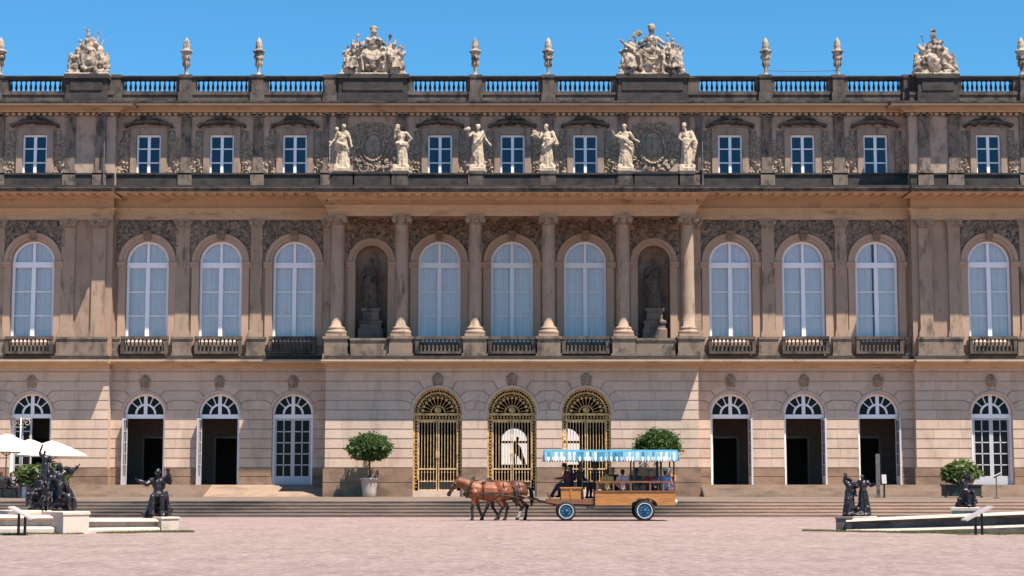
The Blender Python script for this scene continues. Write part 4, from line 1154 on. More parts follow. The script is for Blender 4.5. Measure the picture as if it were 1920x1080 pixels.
# ---- trophies of arms on the roof
def trophy(seed, W, H, kind):
    R = random.Random(seed); mb = MB(); hw = W/2
    mb.box(-hw, hw, -.55, .55, 0, .12)
    if kind == 'big':
        mb.ell((0, .1, H*.30), (W*.30, .45, H*.34)); mb.ell((-W*.25, .1, H*.2), (W*.22, .4, H*.28)); mb.ell((W*.25, .1, H*.2), (W*.22, .4, H*.28))
        mb.ell((0, -.1, H*.62), (.36, .3, .42)); mb.cap((0, -.05, H*.72), .17, (0, -.08, H*.84), .16); mb.ell((0, -.12, H*.86), (.20, .23, .25)); mb.ell((0, -.02, H*.93), (.25, .28, .17)); mb.cap((0, .05, H*.96), .11, (.02, .25, H*.80), .15)
        for s in (-1, 1):
            mb.cap((s*.3, -.1, H*.70), .14, (s*.72, -.22, H*.6), .11); mb.cap((s*.3, -.25, H*.42), .12, (s*.7, -.35, H*.36), .1); mb.cap((s*.72, -.35, H*.36), .1, (s*.6, -.4, H*.1), .08)
            J = sit(elL=(.3, -.1, .5), wrL=(.42, -.25, .72), hd=(s*.05, -.05, .79), anL=(.18, -.4, -.3), anR=(-.2, -.36, -.32)); f = figure(J, (s*.5, -1, -.2)); drape(f, .2, -.32, (0, -.15, 0), (0, -.3, 0), (.22, .25), (.3, .26), 6, seed, .2, 24, 5)
            mb.merge(f, smat(1.35, (s*W*.28, -.12, H*.26), s*28))
            for k in range(4):
                x = s*(W*.20+.2*k); mb.cap((x, .12, H*.3), .07, (x+s*(.16+.08*k), .16, H*(.78-.11*k)), .055, 6); mb.ell((x+s*(.17+.08*k), .16, H*(.80-.11*k)), (.11, .08, .15))
            mb.ell((s*hw*.78, -.3, H*.16), (.24, .18, .26)); mb.cap((s*hw*.9, -.4, .2), .12, (s*hw*.55, -.45, .24), .1); mb.ell((s*hw*.55, -.36, H*.3), (.2, .1, .26))
            mb.ell((s*hw*.72, .05, H*.34), (.3, .3, .62), E(0, s*14, 0)); mb.ell((s*hw*.5, .1, H*.5), (.34, .3, .5), E(0, s*20, 0))
            for q in range(3): mb.cap((s*hw*(.55+.13*q), -.2, H*.1), .1, (s*hw*(.62+.12*q), -.1, H*(.52-.09*q)), .07)
        sash(mb, [(-.55, -.42, H*.42), (-.2, -.5, H*.34), (.2, -.5, H*.33), (.55, -.42, H*.42)], .07, 4, seed)
        if seed % 2: mb.cap((-hw*.9, -.2, H*.66), .08, (-hw*.5, -.25, H*.45), .15); mb.ell((-W*.18, .1, H*.82), (.2, .1, .2)); mb.ell((-W*.24, .1, H*.76), (.16, .1, .14))
    else:
        mb.ell((0, .1, H*.3), (W*.42, .4, H*.32)); mb.ell((0, .05, H*.5), (W*.27, .35, H*.26))
        if kind == 'a':
            mb.ell((.12, -.34, H*.34), (.44, .2, .6), E(0, 8, 0)); 
            for k in range(20):
                a, b = k*pi/10, (k+1)*pi/10; mb.tube([(.12+.46*cos(a), -.4, H*.34+.62*sin(a)), (.12+.46*cos(b), -.4, H*.34+.62*sin(b))], .07, 6)
            mb.ell((.15, -.5, H*.5), (.12, .1, .12)); mb.ell((.1, -.5, H*.3), (.16, .1, .14))
            mb.ell((-.05, -.05, H*.72), (.24, .22, .22)); mb.ell((.16, 0, H*.74), (.22, .2, .2)); mb.cap((-.08, 0, H*.82), .12, (-.1, .0, H*.93), .09)
            for s in (-1, 1): mb.cap((-.1, 0, H*.93), .05, (-.1+s*.26, 0, H*1.0), .035, 6)
            mb.cap((-.5, .1, H*.5), .12, (-.62, .1, H*.72), .05); mb.ell((-.58, .1, H*.74), (.16, .06, .09)); mb.cap((.5, .1, H*.5), .1, (.85, .12, H*.78), .03); mb.cap((.42, .1, H*.6), .06, (.5, .1, H*.96), .03)
        else:
            mb.ell((-.22, -.34, H*.3), (.42, .18, .46)); mb.ell((-.2, -.5, H*.32), (.14, .08, .14)); mb.ell((.2, -.2, H*.56), (.42, .3, .26)); mb.cap((.1, -.15, H*.66), .2, (-.05, -.1, H*.78), .16)
            mb.ell((-.06, -.12, H*.84), (.19, .2, .2)); mb.ell((-.04, -.06, H*.95), (.18, .2, .12)); mb.cap((.5, -.2, H*.5), .14, (1.02, -.2, H*.3), .04); mb.cap((.6, -.3, H*.2), .16, (1.05, -.3, H*.12), .12)
            mb.cap((-.4, .1, H*.5), .05, (-.75, .1, H*.92), .03); mb.cap((-.6, .1, H*.45), .05, (-1.05, .1, H*.68), .03); mb.ell((-.85, .05, H*.62), (.14, .08, .2))
        for s in (-1, 1):
            mb.ell((s*hw*.72, 0, H*.28), (.26, .26, .5), E(0, s*16, 0)); mb.cap((s*hw*.9, -.1, H*.16), .12, (s*hw*.82, -.05, H*.44), .13); mb.ell((s*hw*.45, .05, H*.48), (.26, .24, .4), E(0, s*24, 0))
            mb.cap((s*hw*.85, -.3, .2), .13, (s*hw*.4, -.38, .22), .11)
    n = 44 if kind == 'big' else 26
    for k in range(n):
        x = R.uniform(-hw*.95, hw*.95); zmax = H*.74*(1-(abs(x)/hw)**1.7)+.12; z = R.uniform(.12, max(.2, zmax)); s = R.uniform(.07, .17)
        mb.ell((x, R.uniform(-.5, -.25)*(.75+.25*(1-z/H)), z), (s, s*.7, s*R.uniform(.8, 1.8)), E(R.uniform(-30, 30), R.uniform(0, 180), 0), 7, 5)
    return remesh(mb, 'roof_trophy', .042, M['trophy'], 1, rough=.03, rs=5)
for seed, u, Wp, top, kind, l in ((4, 700.5, 128, 47, 'big', 'large stone trophy of armour and seated figures on the roof, left of the middle urns'), (7, 1222, 131, 43, 'big', 'large stone trophy with tallest plumed helmet on the roof, right of the middle urns'),
                               (5, 167, 82, 52, 'a', 'smaller stone trophy with an oval shield on the left roof corner'), (8, 1752, 84, 54, 'b', 'smaller stone trophy with a round shield and helmet on the right roof corner')):
    Y = WY if kind == 'big' else PY; y = para(Y)+.3; z = rowz(142.5, Y)+.04
    me = trophy(seed, Wp/(F/105), Z(top, y)-z, kind)
    tag(link('roof_trophy', me, None, (X(u, 120, y), y, z)), l, 'sculpture', 'stone trophies on the roof parapet')

# ---- black bronze groups by the basins
def bronze_group(kind):
    mb = MB(); R = random.Random(kind*7+3)
    def put(J, s, loc, rz, look=(0, -1, 0), dr=None):
        f = figure(J, look); limbs(f, J, .028)
        if dr: drape(f, dr, .03, (0, 0, 0), (0, .02, 0), (.18, .15), (.27, .24), 7, kind+int(s*10), .18)
        mb.merge(f, smat(s, loc, rz))
    if kind == 0:
        mb.ell((0, .1, .25), (.85, .5, .42)); mb.ell((-.05, .15, .65), (.5, .4, .5)); mb.ell((.3, .05, .5), (.45, .35, .4)); mb.ell((-.1, .2, 1.0), (.3, .3, .35))
        put(stand(elR=(-.3, 0, 1.6), wrR=(-.2, -.05, 1.9), hd=(-.05, -.03, 1.62), knL=(.2, -.22, .5)), .68, (-.30, .05, .95), 15, (-.3, -1, 0), 1.0)
        put(sit(elL=(.4, -.1, .55), wrL=(.6, -.2, .8), anL=(.3, -.5, -.3)), .95, (.28, -.12, .78), 30, (.5, -1, 0))
        put(sit(elR=(-.4, -.2, .4), wrR=(-.6, -.35, .5)), .85, (-.45, -.2, .48), -40); put(sit(hd=(.1, -.1, .75)), .8, (.5, -.28, .34), 60); put(sit(), .6, (-.05, -.42, .28), 0)
        mb.cap((.3, 0, 1.35), .07, (.55, .0, 1.5), .05); mb.cap((.1, 0, 1.3), .08, (-.1, 0, 1.52), .05); mb.ell((.62, -.05, 1.42), (.12, .1, .1)); mb.ell((.2, .05, 1.5), (.13, .12, .12))
        for k in range(26): a = R.uniform(0, 6.3); r = R.uniform(.3, .85); mb.ell((r*cos(a), .1+.5*r*sin(a), R.uniform(.02, .75-.6*r+.2)), (.1, .1, .12), None, 7, 5)
        mb.ell((0, 0, .04), (.92, .55, .1))
    elif kind == 1:
        mb.ell((0, 0, .06), (.46, .35, .12)); put(sit(hd=(-.02, -.05, .78), elL=(.33, -.1, .5), wrL=(.3, -.22, .72), elR=(-.32, -.05, .45), wrR=(-.52, -.12, .55)), 1.1, (0, .05, .52), 8, (-.3, -1, 0))
        mb.cap((-.28, 0, .05), .14, (-.05, 0, .6), .2); mb.cap((.3, .05, .05), .13, (.08, .02, .6), .18); mb.cap((.16, 0, .9), .06, (.3, 0, 1.45), .03); mb.ell((.3, 0, 1.47), (.07, .05, .05)); mb.cap((.2, -.05, 1.05), .07, (.28, -.05, 1.25), .05)
        mb.cap((.28, -.1, .75), .06, (.36, -.05, .1), .09); mb.cap((-.14, -.35, .1), .08, (-.08, -.28, .45), .06)
        for k in range(10): mb.ell((R.uniform(-.4, .4), R.uniform(-.3, .1), R.uniform(.05, .3)), (.09, .09, .09), None, 7, 5)
    elif kind == 2:
        mb.ell((0, 0, .05), (.5, .32, .1))
        put(stand(elR=(-.28, -.05, 1.5), wrR=(-.2, -.1, 1.72), hd=(.03, -.04, 1.55), knR=(-.12, -.14, .5)), .72, (-.22, 0, .06), 10, (.4, -1, -.1), .95); put(stand(hd=(-.03, -.05, 1.6), elL=(.33, -.06, 1.25), wrL=(.5, -.2, 1.3), elR=(-.3, -.1, 1.2), wrR=(-.2, -.3, 1.2)), .74, (.22, -.02, .06), -14, (-.6, -1, -.1), 1.05)
        mb.cap((-.3, .05, 1.2), .06, (-.34, .02, 1.36), .05); mb.cap((.4, 0, .05), .08, (.26, 0, .75), .12); mb.cap((-.35, .05, .05), .1, (-.25, .02, .8), .12)
        for k in range(8): mb.ell((R.uniform(-.4, .4), R.uniform(-.25, .1), R.uniform(.05, .25)), (.08, .08, .08), None, 7, 5)
    else:
        mb.ell((0, 0, .05), (.36, .3, .1)); put(sit(hd=(.04, -.05, .77), elR=(-.3, -.1, .5), wrR=(-.35, -.28, .66), elL=(.26, 0, .62), wrL=(.12, -.1, .85)), .78, (0, .02, .42), 20, (.2, -1, 0))
        mb.cap((-.2, 0, .06), .13, (0, 0, .42), .18); mb.cap((.22, 0, .06), .12, (.04, 0, .4), .16); mb.cap((.05, .0, .8), .05, (0, 0, 1.12), .03)
        for k in range(8): mb.ell((R.uniform(-.3, .3), R.uniform(-.25, .05), R.uniform(.05, .25)), (.08, .08, .08), None, 7, 5)
    return mb
# ================================================================== PEOPLE
SKIN = plain('skin', (.50, .28, .19), .5, var=.06)
CL = {}
def cloth(c):
    if c not in CL: CL[c] = plain('cloth', c, .85, var=.2, scale=6)
    return CL[c]
def person(J, loc, rz, label, top, bottom, hair, look=(0, -1, 0), hat=None, long_sleeve=True, group=None, shoes=(.02, .018, .016), long_hair=False):
    b = MB(); limbs(b, J, -.004); headneck(b, J, look); feet(b, J)
    for s in 'LR': hand(b, J['el'+s], J['wr'+s])
    o = link('person', remesh(b, 'person', .011, SKIN, 2), None, loc); o.rotation_euler.z = radians(rz); tag(o, label, 'person', group)
    c = MB(); limbs(c, J, .014, True, long_sleeve, False, True); c.cap(J['nk']-Vector((0, 0, .02)), .07, J['nk']+Vector((0, 0, .015)), .066)
    link('shirt', remesh(c, 'shirt', .018, cloth(top), 2), o)
    c = MB(); limbs(c, J, .016, False, False, True, False); c.cap(J['hipL'], .12, J['hipR'], .12); c.ell(J['pv'], (.185, .15, .13)); link('trousers', remesh(c, 'trousers', .018, cloth(bottom), 2), o)
    c = MB(); feet(c, J, g=.012); link('shoes', remesh(c, 'shoes', .018, cloth(shoes), 1), o)
    h = J['hd']; f = Vector(look).normalized(); c = MB(); u = Vector((0, 0, 1))
    c.ell(h+u*.055-f*.022, (.089, .094, .088), None, 12, 8); c.ell(h-u*.01-f*.058, (.078, .06, .095), None, 10, 7)
    if long_hair: c.ell(h-u*.12-f*.075, (.08, .05, .14))
    for k in range(7): c.ell(h+u*.10-f*.02+Vector((.05*sin(k*.9), .05*cos(k*.9), 0)), (.04, .04, .035), None, 7, 5)
    link('hair', remesh(c, 'hair', .016, cloth(hair), 1), o)
    if hat:
        c = MB(); c.lathe([(.155, -.008), (.16, 0), (.155, .012), (.10, .018), (.096, .09), (.08, .12), (.02, .125)], (h.x-f.x*.01, h.y-f.y*.01, h.z+.085), 18)
        link('hat', c.mesh('hat', cloth(hat), True), o)
    return o

# ================================================================== HORSE-DRAWN WAGON
YW = -28.0
KP = F/((YW-CY)*cos(TH)+0.0)
def wx(u): return X(u, 930, YW)
def wz(v): return Z(v, YW)
ORG = Vector((wx(1145), YW, 0))
def lx(u): return wx(u)-ORG.x
wagon = empty('wagon', ORG, 'orange wooden passenger wagon with a scalloped blue and white canopy and blue wheels', 'wagon')
def wpart(name, mb, mats, parent=None, smooth=False): return mb.build(name, mats, parent or wagon, smooth)
HWd = .95
bz0, bz1 = wz(947), wz(922)
x0, x1 = lx(1114), lx(1262); wr = lx(1205)
def body_poly():
    P = [(x0, bz0)]
    for i in range(11):
        a = pi-pi*i/10; P.append((wr+.52*cos(a), bz0+.30*sin(a)))
    P += [(x1, bz0), (x1+.03, bz1), (x0, bz1)]
    return P
b = MB(); P = body_poly()
vs = [(p[0], -HWd, p[1]) for p in P]+[(p[0], -HWd+.06, p[1]) for p in P]; n = len(P)
# side boards as fans of quads so that the wheel cut-out stays open
def side(y0, y1):
    m = MB(); low = P[:-2]; 
    for a, c in zip(low, low[1:]):
        if abs(c[0]-a[0]) < 1e-6: continue
        m.prism([(a[0], a[1]), (c[0], c[1]), (c[0], bz1), (a[0], bz1)], y0, y1, back=True)
    return m
wpart('side_panel', side(-HWd, -HWd+.06), M['wood']); wpart('side_panel', side(HWd-.06, HWd), M['wood'])
m = MB(); m.box(x1-.08, x1-.01, -HWd+.061, HWd-.061, bz0+.05, bz1); wpart('tail_board', m, M['wood'])
m = MB(); m.box(x0+.01, x0+.07, -HWd+.061, HWd-.061, bz0+.05, bz1-.02); wpart('front_board', m, M['wood'])
m = MB(); m.box(x0, x1-.09, -HWd+.07, HWd-.07, bz1-.34, bz1-.28); wpart('floor', m, M['darkwood'])
m = MB()
for z in (bz1+.008, bz0+.04): pass
m.box(x0-.02, x1+.04, -HWd-.03, -HWd+.09, bz1+.002, bz1+.05); m.box(x0-.02, x1+.04, HWd-.09, HWd+.03, bz1+.002, bz1+.05); m.box(x0-.02, x0+.05, -HWd+.09, HWd-.09, bz1+.002, bz1+.05)
wpart('trim_board', m, M['darkwood'])
rz_ = wz(903.5)
for s in (-1, 1):
    m = MB(); m.box(x0, x1+.02, s*HWd-.04, s*HWd+.04, rz_-.035, rz_+.035)
    for u in (1118, 1148, 1180, 1216, 1240, 1259): m.box(lx(u)-.03, lx(u)+.03, s*HWd-.03, s*HWd+.03, bz1+.05, rz_-.035)
    wpart('hand_rail', m, M['darkwood'])
    m = MB(); m.box(x0+.1, x1-.15, s*(HWd-.30)-.2, s*(HWd-.30)+.2, bz1-.06, bz1-.01)
    for xx in (x0+.3, (x0+x1)/2, x1-.3): m.box(xx-.04, xx+.04, s*(HWd-.30)-.16, s*(HWd-.30)+.16, bz1-.28, bz1-.06)
    wpart('bench', m, M['wood'])
# canopy on posts
ct, cbt = wz(848), wz(872)
cx0, cx1 = lx(1020), lx(1268); CW = 1.08
m = MB(); n = 12
for i in range(n):
    ya, yb = -CW+2*CW*i/n, -CW+2*CW*(i+1)/n; f = lambda y: ct+.10*(1-(y/CW)**2)
    m.add([(cx0, ya, f(ya)), (cx1, ya, f(ya)), (cx1, yb, f(yb)), (cx0, yb, f(yb)), (cx0, ya, f(ya)-.02), (cx1, ya, f(ya)-.02), (cx1, yb, f(yb)-.02), (cx0, yb, f(yb)-.02)], [(0, 1, 2, 3), (7, 6, 5, 4), (0, 3, 7, 4), (1, 5, 6, 2)])
can = wpart('canopy', m, M['awningblue'])
def valance(p0, p1, h, outward):
    mb = MB(); p0 = Vector(p0); p1 = Vector(p1); L = (p1-p0).length; ns = max(6, int(L/.105)); R = random.Random(int(L*10)); R0 = [R.choice((0, 0, 2, 2, 2, 1)) for _ in range(40)]
    for k in range(ns):
        for j in range(6):
            ta, tb = (k+j/6)/ns, (k+(j+1)/6)/ns
            def pt(t, j2, z):
                q = p0.lerp(p1, t); wv = .02*sin(t*ns*2.1)+.012*sin(t*ns*5.3)
                return (q.x+outward.x*(.03+wv)*z, q.y+outward.y*(.03+wv)*z, q.z-h*z)
            za, zb = .80+.20*sin(pi*j/6), .80+.20*sin(pi*(j+1)/6)
            top = [pt(ta, j, 0), pt(tb, j, 0)]; mid = [pt(ta, j, .5), pt(tb, j, .5)]; lo = [pt(ta, j, za), pt(tb, j, zb)]
            mb.add([top[0], top[1], mid[1], mid[0]], [(0, 3, 2, 1)], R0[k % 40]); mb.add([mid[0], mid[1], lo[1], lo[0]], [(0, 3, 2, 1)], (1 if k % 2 else R0[k % 40]))
    return mb
V = Vector
for a, c, o_ in (((cx0, -CW, ct), (cx1, -CW, ct), V((0, -1, 0))), ((cx0, CW, ct), (cx1, CW, ct), V((0, 1, 0))), ((cx0, -CW, ct), (cx0, CW, ct), V((-1, 0, 0))), ((cx1, -CW, ct), (cx1, CW, ct), V((1, 0, 0)))):
    valance(a, c, ct-cbt-.13, o_).build('valance', [M['awningblue'], M['awningwhite'], M['awningpale']], can)
for u in (1116, 1186, 1236, 1260):
    for s in (-1, 1):
        m = MB(); m.tube([(lx(u), s*HWd, bz1+.05), (lx(u), s*HWd, ct+.0)], .032 if u != 1236 else .045, 8); wpart('post', m, M['iron'])
for s in (-1, 1):
    m = MB(); m.tube([(lx(1092), s*.8, wz(936)), (lx(1086), s*.85, ct)], .03, 8); wpart('post', m, M['iron'])
# front platform, driver's box, undercarriage
m = MB(); fz = wz(936); m.prism([(lx(1024), fz-.12), (lx(1040), fz-.17), (lx(1112), fz-.2), (lx(1114), fz-.1), (lx(1112), fz), (lx(1024), fz)], -.85, .85, back=True); wpart('front_platform', m, M['darkwood'])
m = MB(); dz = wz(913); m.box(lx(1051), lx(1088), -.8, .8, fz+.003, dz-.06); m.box(lx(1049), lx(1091), -.84, .84, dz-.06, dz); m.box(lx(1068), lx(1071), -.83, -.8, fz+.02, dz-.08); wpart('driver_box', m, M['wood'])
m = MB(); m.obox((lx(1030), 0, fz+.12), (.06, 1.5, .34), E(0, -25, 0)); wpart('foot_board', m, M['darkwood'])
m = MB(); m.tube([(lx(1044), 0, wz(946)), (lx(1014), 0, wz(940)), (lx(978), 0, wz(930))], [.06, .05, .04], 8); wpart('drawbar', m, M['darkwood'])
m = MB(); m.box(lx(1002), lx(1007), -.75, .75, wz(941), wz(937)); wpart('swingle_bar', m, M['darkwood'])
m = MB()
for s in (-.35, .35): m.box(lx(1060), lx(1240), s-.05, s+.05, bz0-.0, bz0+.09)
m.box(lx(1050), lx(1070), -.7, .7, bz0-.02, bz0+.08); m.box(lx(1064), lx(1108), -.4, .4, bz0+.02, wz(938)); wpart('chassis', m, M['iron'])
m = MB(); m.box(lx(1098), lx(1112), -.92, -.6, wz(952), wz(950)); m.tube([(lx(1100), -.75, wz(951)), (lx(1102), -.7, bz0+.1)], .02, 6); wpart('step', m, M['iron'])
def wheel(u, r):
    for s in (-1, 1):
        m = MB(); N_ = 28; prof = [(r*.74, -.09), (r*.9, -.11), (r, -.07), (r, .07), (r*.9, .11), (r*.74, .09), (r*.74, -.09)]
        vs = []
        for i in range(N_):
            a = 2*pi*i/N_
            for q, y in prof: vs.append((q*cos(a), y, q*sin(a)))
        k = len(prof); fs = [(i*k+j, i*k+j+1, ((i+1) % N_)*k+j+1, ((i+1) % N_)*k+j) for i in range(N_) for j in range(k-1)]
        m.add(vs, fs); me = m.mesh('wheel', M['tyre'], True)
        wq = link('wheel', me, wagon, (lx(u), s*.82, r+.004))
        d = MB(); d.ring(0, 0, r*.70, r*.755, -.10*1, .0, 0, 2*pi, 28); d.ring(0, 0, r*.70, r*.755, .0, .1, 0, 2*pi, 28); d.build('white_ring', M['whitering'], wq)
        h = MB()
        h.ring(0, 0, 0.001, r*.695, -.05, .05, 0, 2*pi, 24)
        for i in range(8):
            a = 2*pi*i/8; h.ell((r*.38*cos(a), -.06, r*.38*sin(a)), (.035, .03, .035), None, 7, 5)
        h.ell((0, -.06, 0), (r*.24, .09, r*.24), None, 12, 7); h.ell((0, .06, 0), (r*.24, .09, r*.24), None, 12, 7)
        h.build('rim', M['bluerim'], wq)
wheel(1060.5, .385); wheel(1205.5, .41)
for u in (1060.5, 1205.5):
    m = MB(); m.tube([(lx(u), -.8, .39), (lx(u), .8, .39)], .045, 8); wpart('axle', m, M['iron'])
m = MB(); m.ell((lx(1264), -.8, wz(940)), (.06, .08, .08)); wpart('tail_lamp', m, M['whitering'])

# ---- the people on the wagon
def wp(u, y, z): return (wx(u), YW+y, z)
dz_ = wz(913)
person(sit(elL=(.28, -.2, .35), wrL=(.12, -.46, .34), elR=(-.28, -.2, .35), wrR=(-.12, -.46, .34), knL=(.14, -.42, .06), knR=(-.14, -.42, .06), anL=(.14, -.66, -.32), anR=(-.14, -.62, -.34), ch=(0, -.03, .45), nk=(0, -.08, .61), hd=(0, -.14, .76), shL=(.19, -.06, .56), shR=(-.19, -.06, .56)),
       wp(1064, -.35, dz_), -90, 'driver in dark maroon jacket and hat leaning forward on the wagon box', (.075, .018, .022), (.022, .018, .025), (.02, .016, .014), hat=(.03, .025, .025))
person(sit(elL=(.27, -.1, .33)), wp(1070, .42, dz_), -90, 'person in purple top seated beside the driver, far side of the wagon box', (.16, .07, .15), (.05, .06, .10), (.05, .03, .02))
person(sit(anL=(.13, -.40, -.38), anR=(-.13, -.36, -.38)), wp(1088, -.1, dz_), 62, 'person in black jacket sitting back to back with the driver', (.025, .026, .028), (.02, .02, .024), (.02, .016, .012))
sz_ = bz1-.0
person(sit(), wp(1137, -.60, sz_), 180, 'passenger with back turned in mustard yellow shirt and dark hair', (.50, .32, .09), (.05, .05, .07), (.03, .02, .02), long_sleeve=False)
person(sit(), wp(1166, -.60, sz_), 180, 'passenger with back turned in pale pink shirt and black hair', (.55, .33, .37), (.06, .06, .09), (.014, .011, .010), long_sleeve=False)
person(sit(), wp(1191, -.58, sz_), 180, 'passenger with back turned in dark green jacket and dark cap', (.025, .032, .03), (.03, .03, .04), (.02, .015, .012), hat=(.02, .02, .025))
person(sit(), wp(1151, .60, sz_+.06), 0, 'passenger facing the forecourt in black coat on the far bench', (.02, .02, .024), (.03, .03, .03), (.02, .015, .01))
person(sit(elL=(.34, .02, .42), wrL=(.56, -.06, .46)), wp(1246, -.45, sz_), 150, 'passenger in light blue shirt and straw hat at the wagon rear', (.20, .34, .58), (.12, .12, .16), (.04, .03, .02), hat=(.62, .52, .38))
person(sit(), wp(1258, .35, sz_+.05), -40, 'passenger with white hair and orange shirt at the far rear corner', (.60, .22, .09), (.1, .1, .12), (.6, .56, .52))
person(sit(), wp(1222, .60, sz_+.0), 0, 'passenger in red top facing the forecourt on the far bench', (.42, .06, .05), (.05, .05, .08), (.03, .02, .015))

# ================================================================== HORSES
def coat(name, c):
    m, nt, p = newmat(name); tc = N(nt, 'ShaderNodeTexCoord').outputs['Object']
    nt.links.new(mix(nt, ramp(nt, noise(nt, tc, 2.4, 4), .3, .7), tuple(q*.62 for q in c), c), p.inputs['Base Color']); p.inputs['Roughness'].default_value = .48
    bump(nt, p, noise(nt, tc, 26, 6, .8, (1, 1, .35)), .35, .02)
    return m
HB = plain('black horse hair', (.012, .010, .010), .55)
WHITE = plain('white sock hair', (.55, .48, .44), .7)
def horse(c, legs, loc, label, sock=False):
    """legs: near-front, far-front, near-hind, far-hind as (knee x, hoof x, hoof z)"""
    mb = MB()
    mb.ell((.08, 0, 1.14), (.68, .34, .37)); mb.ell((-.46, 0, 1.17), (.38, .285, .37)); mb.ell((.60, 0, 1.25), (.42, .30, .36)); mb.ell((.78, 0, 1.16), (.26, .26, .34)); mb.ell((-.36, 0, 1.48), (.30, .12, .13)); mb.ell((.55, 0, 1.5), (.3, .16, .1)); mb.ell((-.68, 0, 1.15), (.2, .23, .28)); mb.cap((-.1, 0, 1.46), .1, (.4, 0, 1.45), .12)
    mb.cap((-.60, 0, 1.33), .25, (-.88, 0, 1.50), .19); mb.cap((-.88, 0, 1.50), .19, (-1.16, 0, 1.58), .145); mb.cap((-.66, 0, 1.18), .2, (-1.05, 0, 1.46), .12)
    mb.cap((-1.2, 0, 1.60), .125, (-1.38, 0, 1.36), .105); mb.cap((-1.38, 0, 1.36), .10, (-1.55, 0, 1.10), .072); mb.ell((-1.25, 0, 1.42), (.13, .09, .15), E(0, 30, 0)); mb.ell((-1.58, 0, 1.06), (.08, .07, .085)); mb.ell((-1.53, 0, 1.02), (.06, .055, .05))
    for s in (-1, 1):
        mb.cap((-1.15, s*.07, 1.68), .04, (-1.17, s*.09, 1.82), .012, 7); mb.ell((-1.33, s*.098, 1.46), (.035, .02, .028)); mb.ell((-1.61, s*.05, 1.08), (.02, .015, .02))
    for i, (kx, hx, hz) in enumerate(legs):
        s = -1 if i % 2 == 0 else 1; y = s*.15
        if i < 2:
            mb.cap((-.52, y*1.1, 1.12), .17, (-.50+(kx+.5)*.35, y*1.05, .86), .105); mb.cap((-.50+(kx+.5)*.35, y*1.05, .86), .1, (kx, y, .52), .078); mb.ell((kx, y, .51), (.08, .07, .085)); fx = kx+(hx-kx)*.8; fz_ = .17+hz
            mb.cap((kx, y, .5), .062, (fx, y, fz_), .054); mb.ell((fx+.01, y, fz_), (.068, .06, .066))
        else:
            mb.cap((.68, y*1.0, 1.15), .21, (.50+(kx-.78)*.4, y*1.2, .84), .145); st_ = (.50+(kx-.78)*.4, y*1.2, .84); mb.cap(st_, .135, (kx, y, .56), .082); mb.ell((kx+.03, y, .56), (.076, .064, .09)); fx = kx+(hx-kx)*.75; fz_ = .17+hz
            mb.cap((kx, y, .54), .066, (fx, y, fz_), .056); mb.ell((fx+.01, y, fz_), (.07, .06, .066))
        mb.cap((fx, y, fz_-.02), .045, (hx, y, .075+hz), .06); mb.cap((hx-.01, y, .06+hz), .074, (hx-.02, y, .04+hz), .084)
    me = remesh(mb, 'horse', .021, [coat('horse coat', c), HB, WHITE], 3)
    for p in me.polygons:
        z = p.center.z; x = p.center.x
        lim = .62 if x < 0 else .60
        if z < lim+.06*sin(x*40): p.material_index = 2 if (sock and .12 < z < .36 and x > .3 and p.center.y < 0) else 1
        elif x < -1.46+.06*sin(z*30): p.material_index = 1
    o = link('horse', me, None, loc); tag(o, label, 'horse', 'horses harnessed to the wagon')
    m = MB()
    for k in range(12):
        t = k/11; q = Vector((-.62, 0, 1.60)).lerp(Vector((-1.18, 0, 1.74)), t); m.cap(q, .05, q+Vector((.05, -.10, -.16)), .025, 6); m.cap(q, .05, q+Vector((.02, .05, -.10)), .03, 6)
    m.cap((-1.2, 0, 1.74), .05, (-1.34, -.02, 1.58), .02, 6)
    link('mane', remesh(m, 'mane', .022, HB, 1), o)
    m = MB(); m.tube([(.98, 0, 1.38), (1.08, 0, 1.34), (1.16, 0, 1.15), (1.19, 0, .85), (1.17, 0, .55)], [.05, .06, .09, .10, .03], 10)
    for k in range(6): m.cap((1.12, .03*(k-2.5), 1.2), .04, (1.18+.02*sin(k), .035*(k-2.5), .60+.06*cos(k*2)), .015, 6)
    link('tail', remesh(m, 'tail', .022, HB, 1), o)
    def hoop(cx, cz, ry, rzz, tilt, r, n=24):
        P = [(cx+tilt*rzz*sin(2*pi*i/n), ry*cos(2*pi*i/n), cz+rzz*sin(2*pi*i/n)) for i in range(n+1)]; return P, r
    h = MB(); P, r = hoop(-.72, 1.32, .275, .37, .35, .055); h.tube(P, r, 8); P, r = hoop(-.70, 1.36, .29, .38, .35, .02); h.tube(P, r, 6); link('collar', h.mesh('collar', M['leather'], True), o)
    h = MB(); P, r = hoop(-.15, 1.18, .325, .35, 0, .026); h.tube(P, r, 6); h.ell((-.15, 0, 1.53), (.12, .16, .05)); link('girth_strap', h.mesh('girth_strap', M['leather'], True), o)
    h = MB(); h.tube([(-.62, 0, 1.66), (-.4, 0, 1.625), (-.15, 0, 1.56), (.2, 0, 1.565), (.55, 0, 1.62), (.85, 0, 1.58), (1.0, 0, 1.46)], .02, 6); link('back_strap', h.mesh('back_strap', M['leather'], True), o)
    for s in (-1, 1):
        h = MB(); h.tube([(-.78, s*.27, 1.15), (-.45, s*.31, 1.10), (0, s*.345, 1.08), (.5, s*.345, 1.04), (.95, s*.33, .98), (1.45, s*.3, .86)], .018, 6); link('trace', h.mesh('trace', M['leather'], True), o)
        h = MB(); h.tube([(.62, s*.02, 1.60), (.66, s*.26, 1.48), (.72, s*.325, 1.2), (.74, s*.33, 1.02)], .018, 6); h.tube([(.0, s*.335, 1.1), (.6, s*.335, 1.12), (.95, s*.27, 1.1), (1.06, s*.1, 1.1)], .02, 6); link('breeching', h.mesh('breeching', M['leather'], True), o)
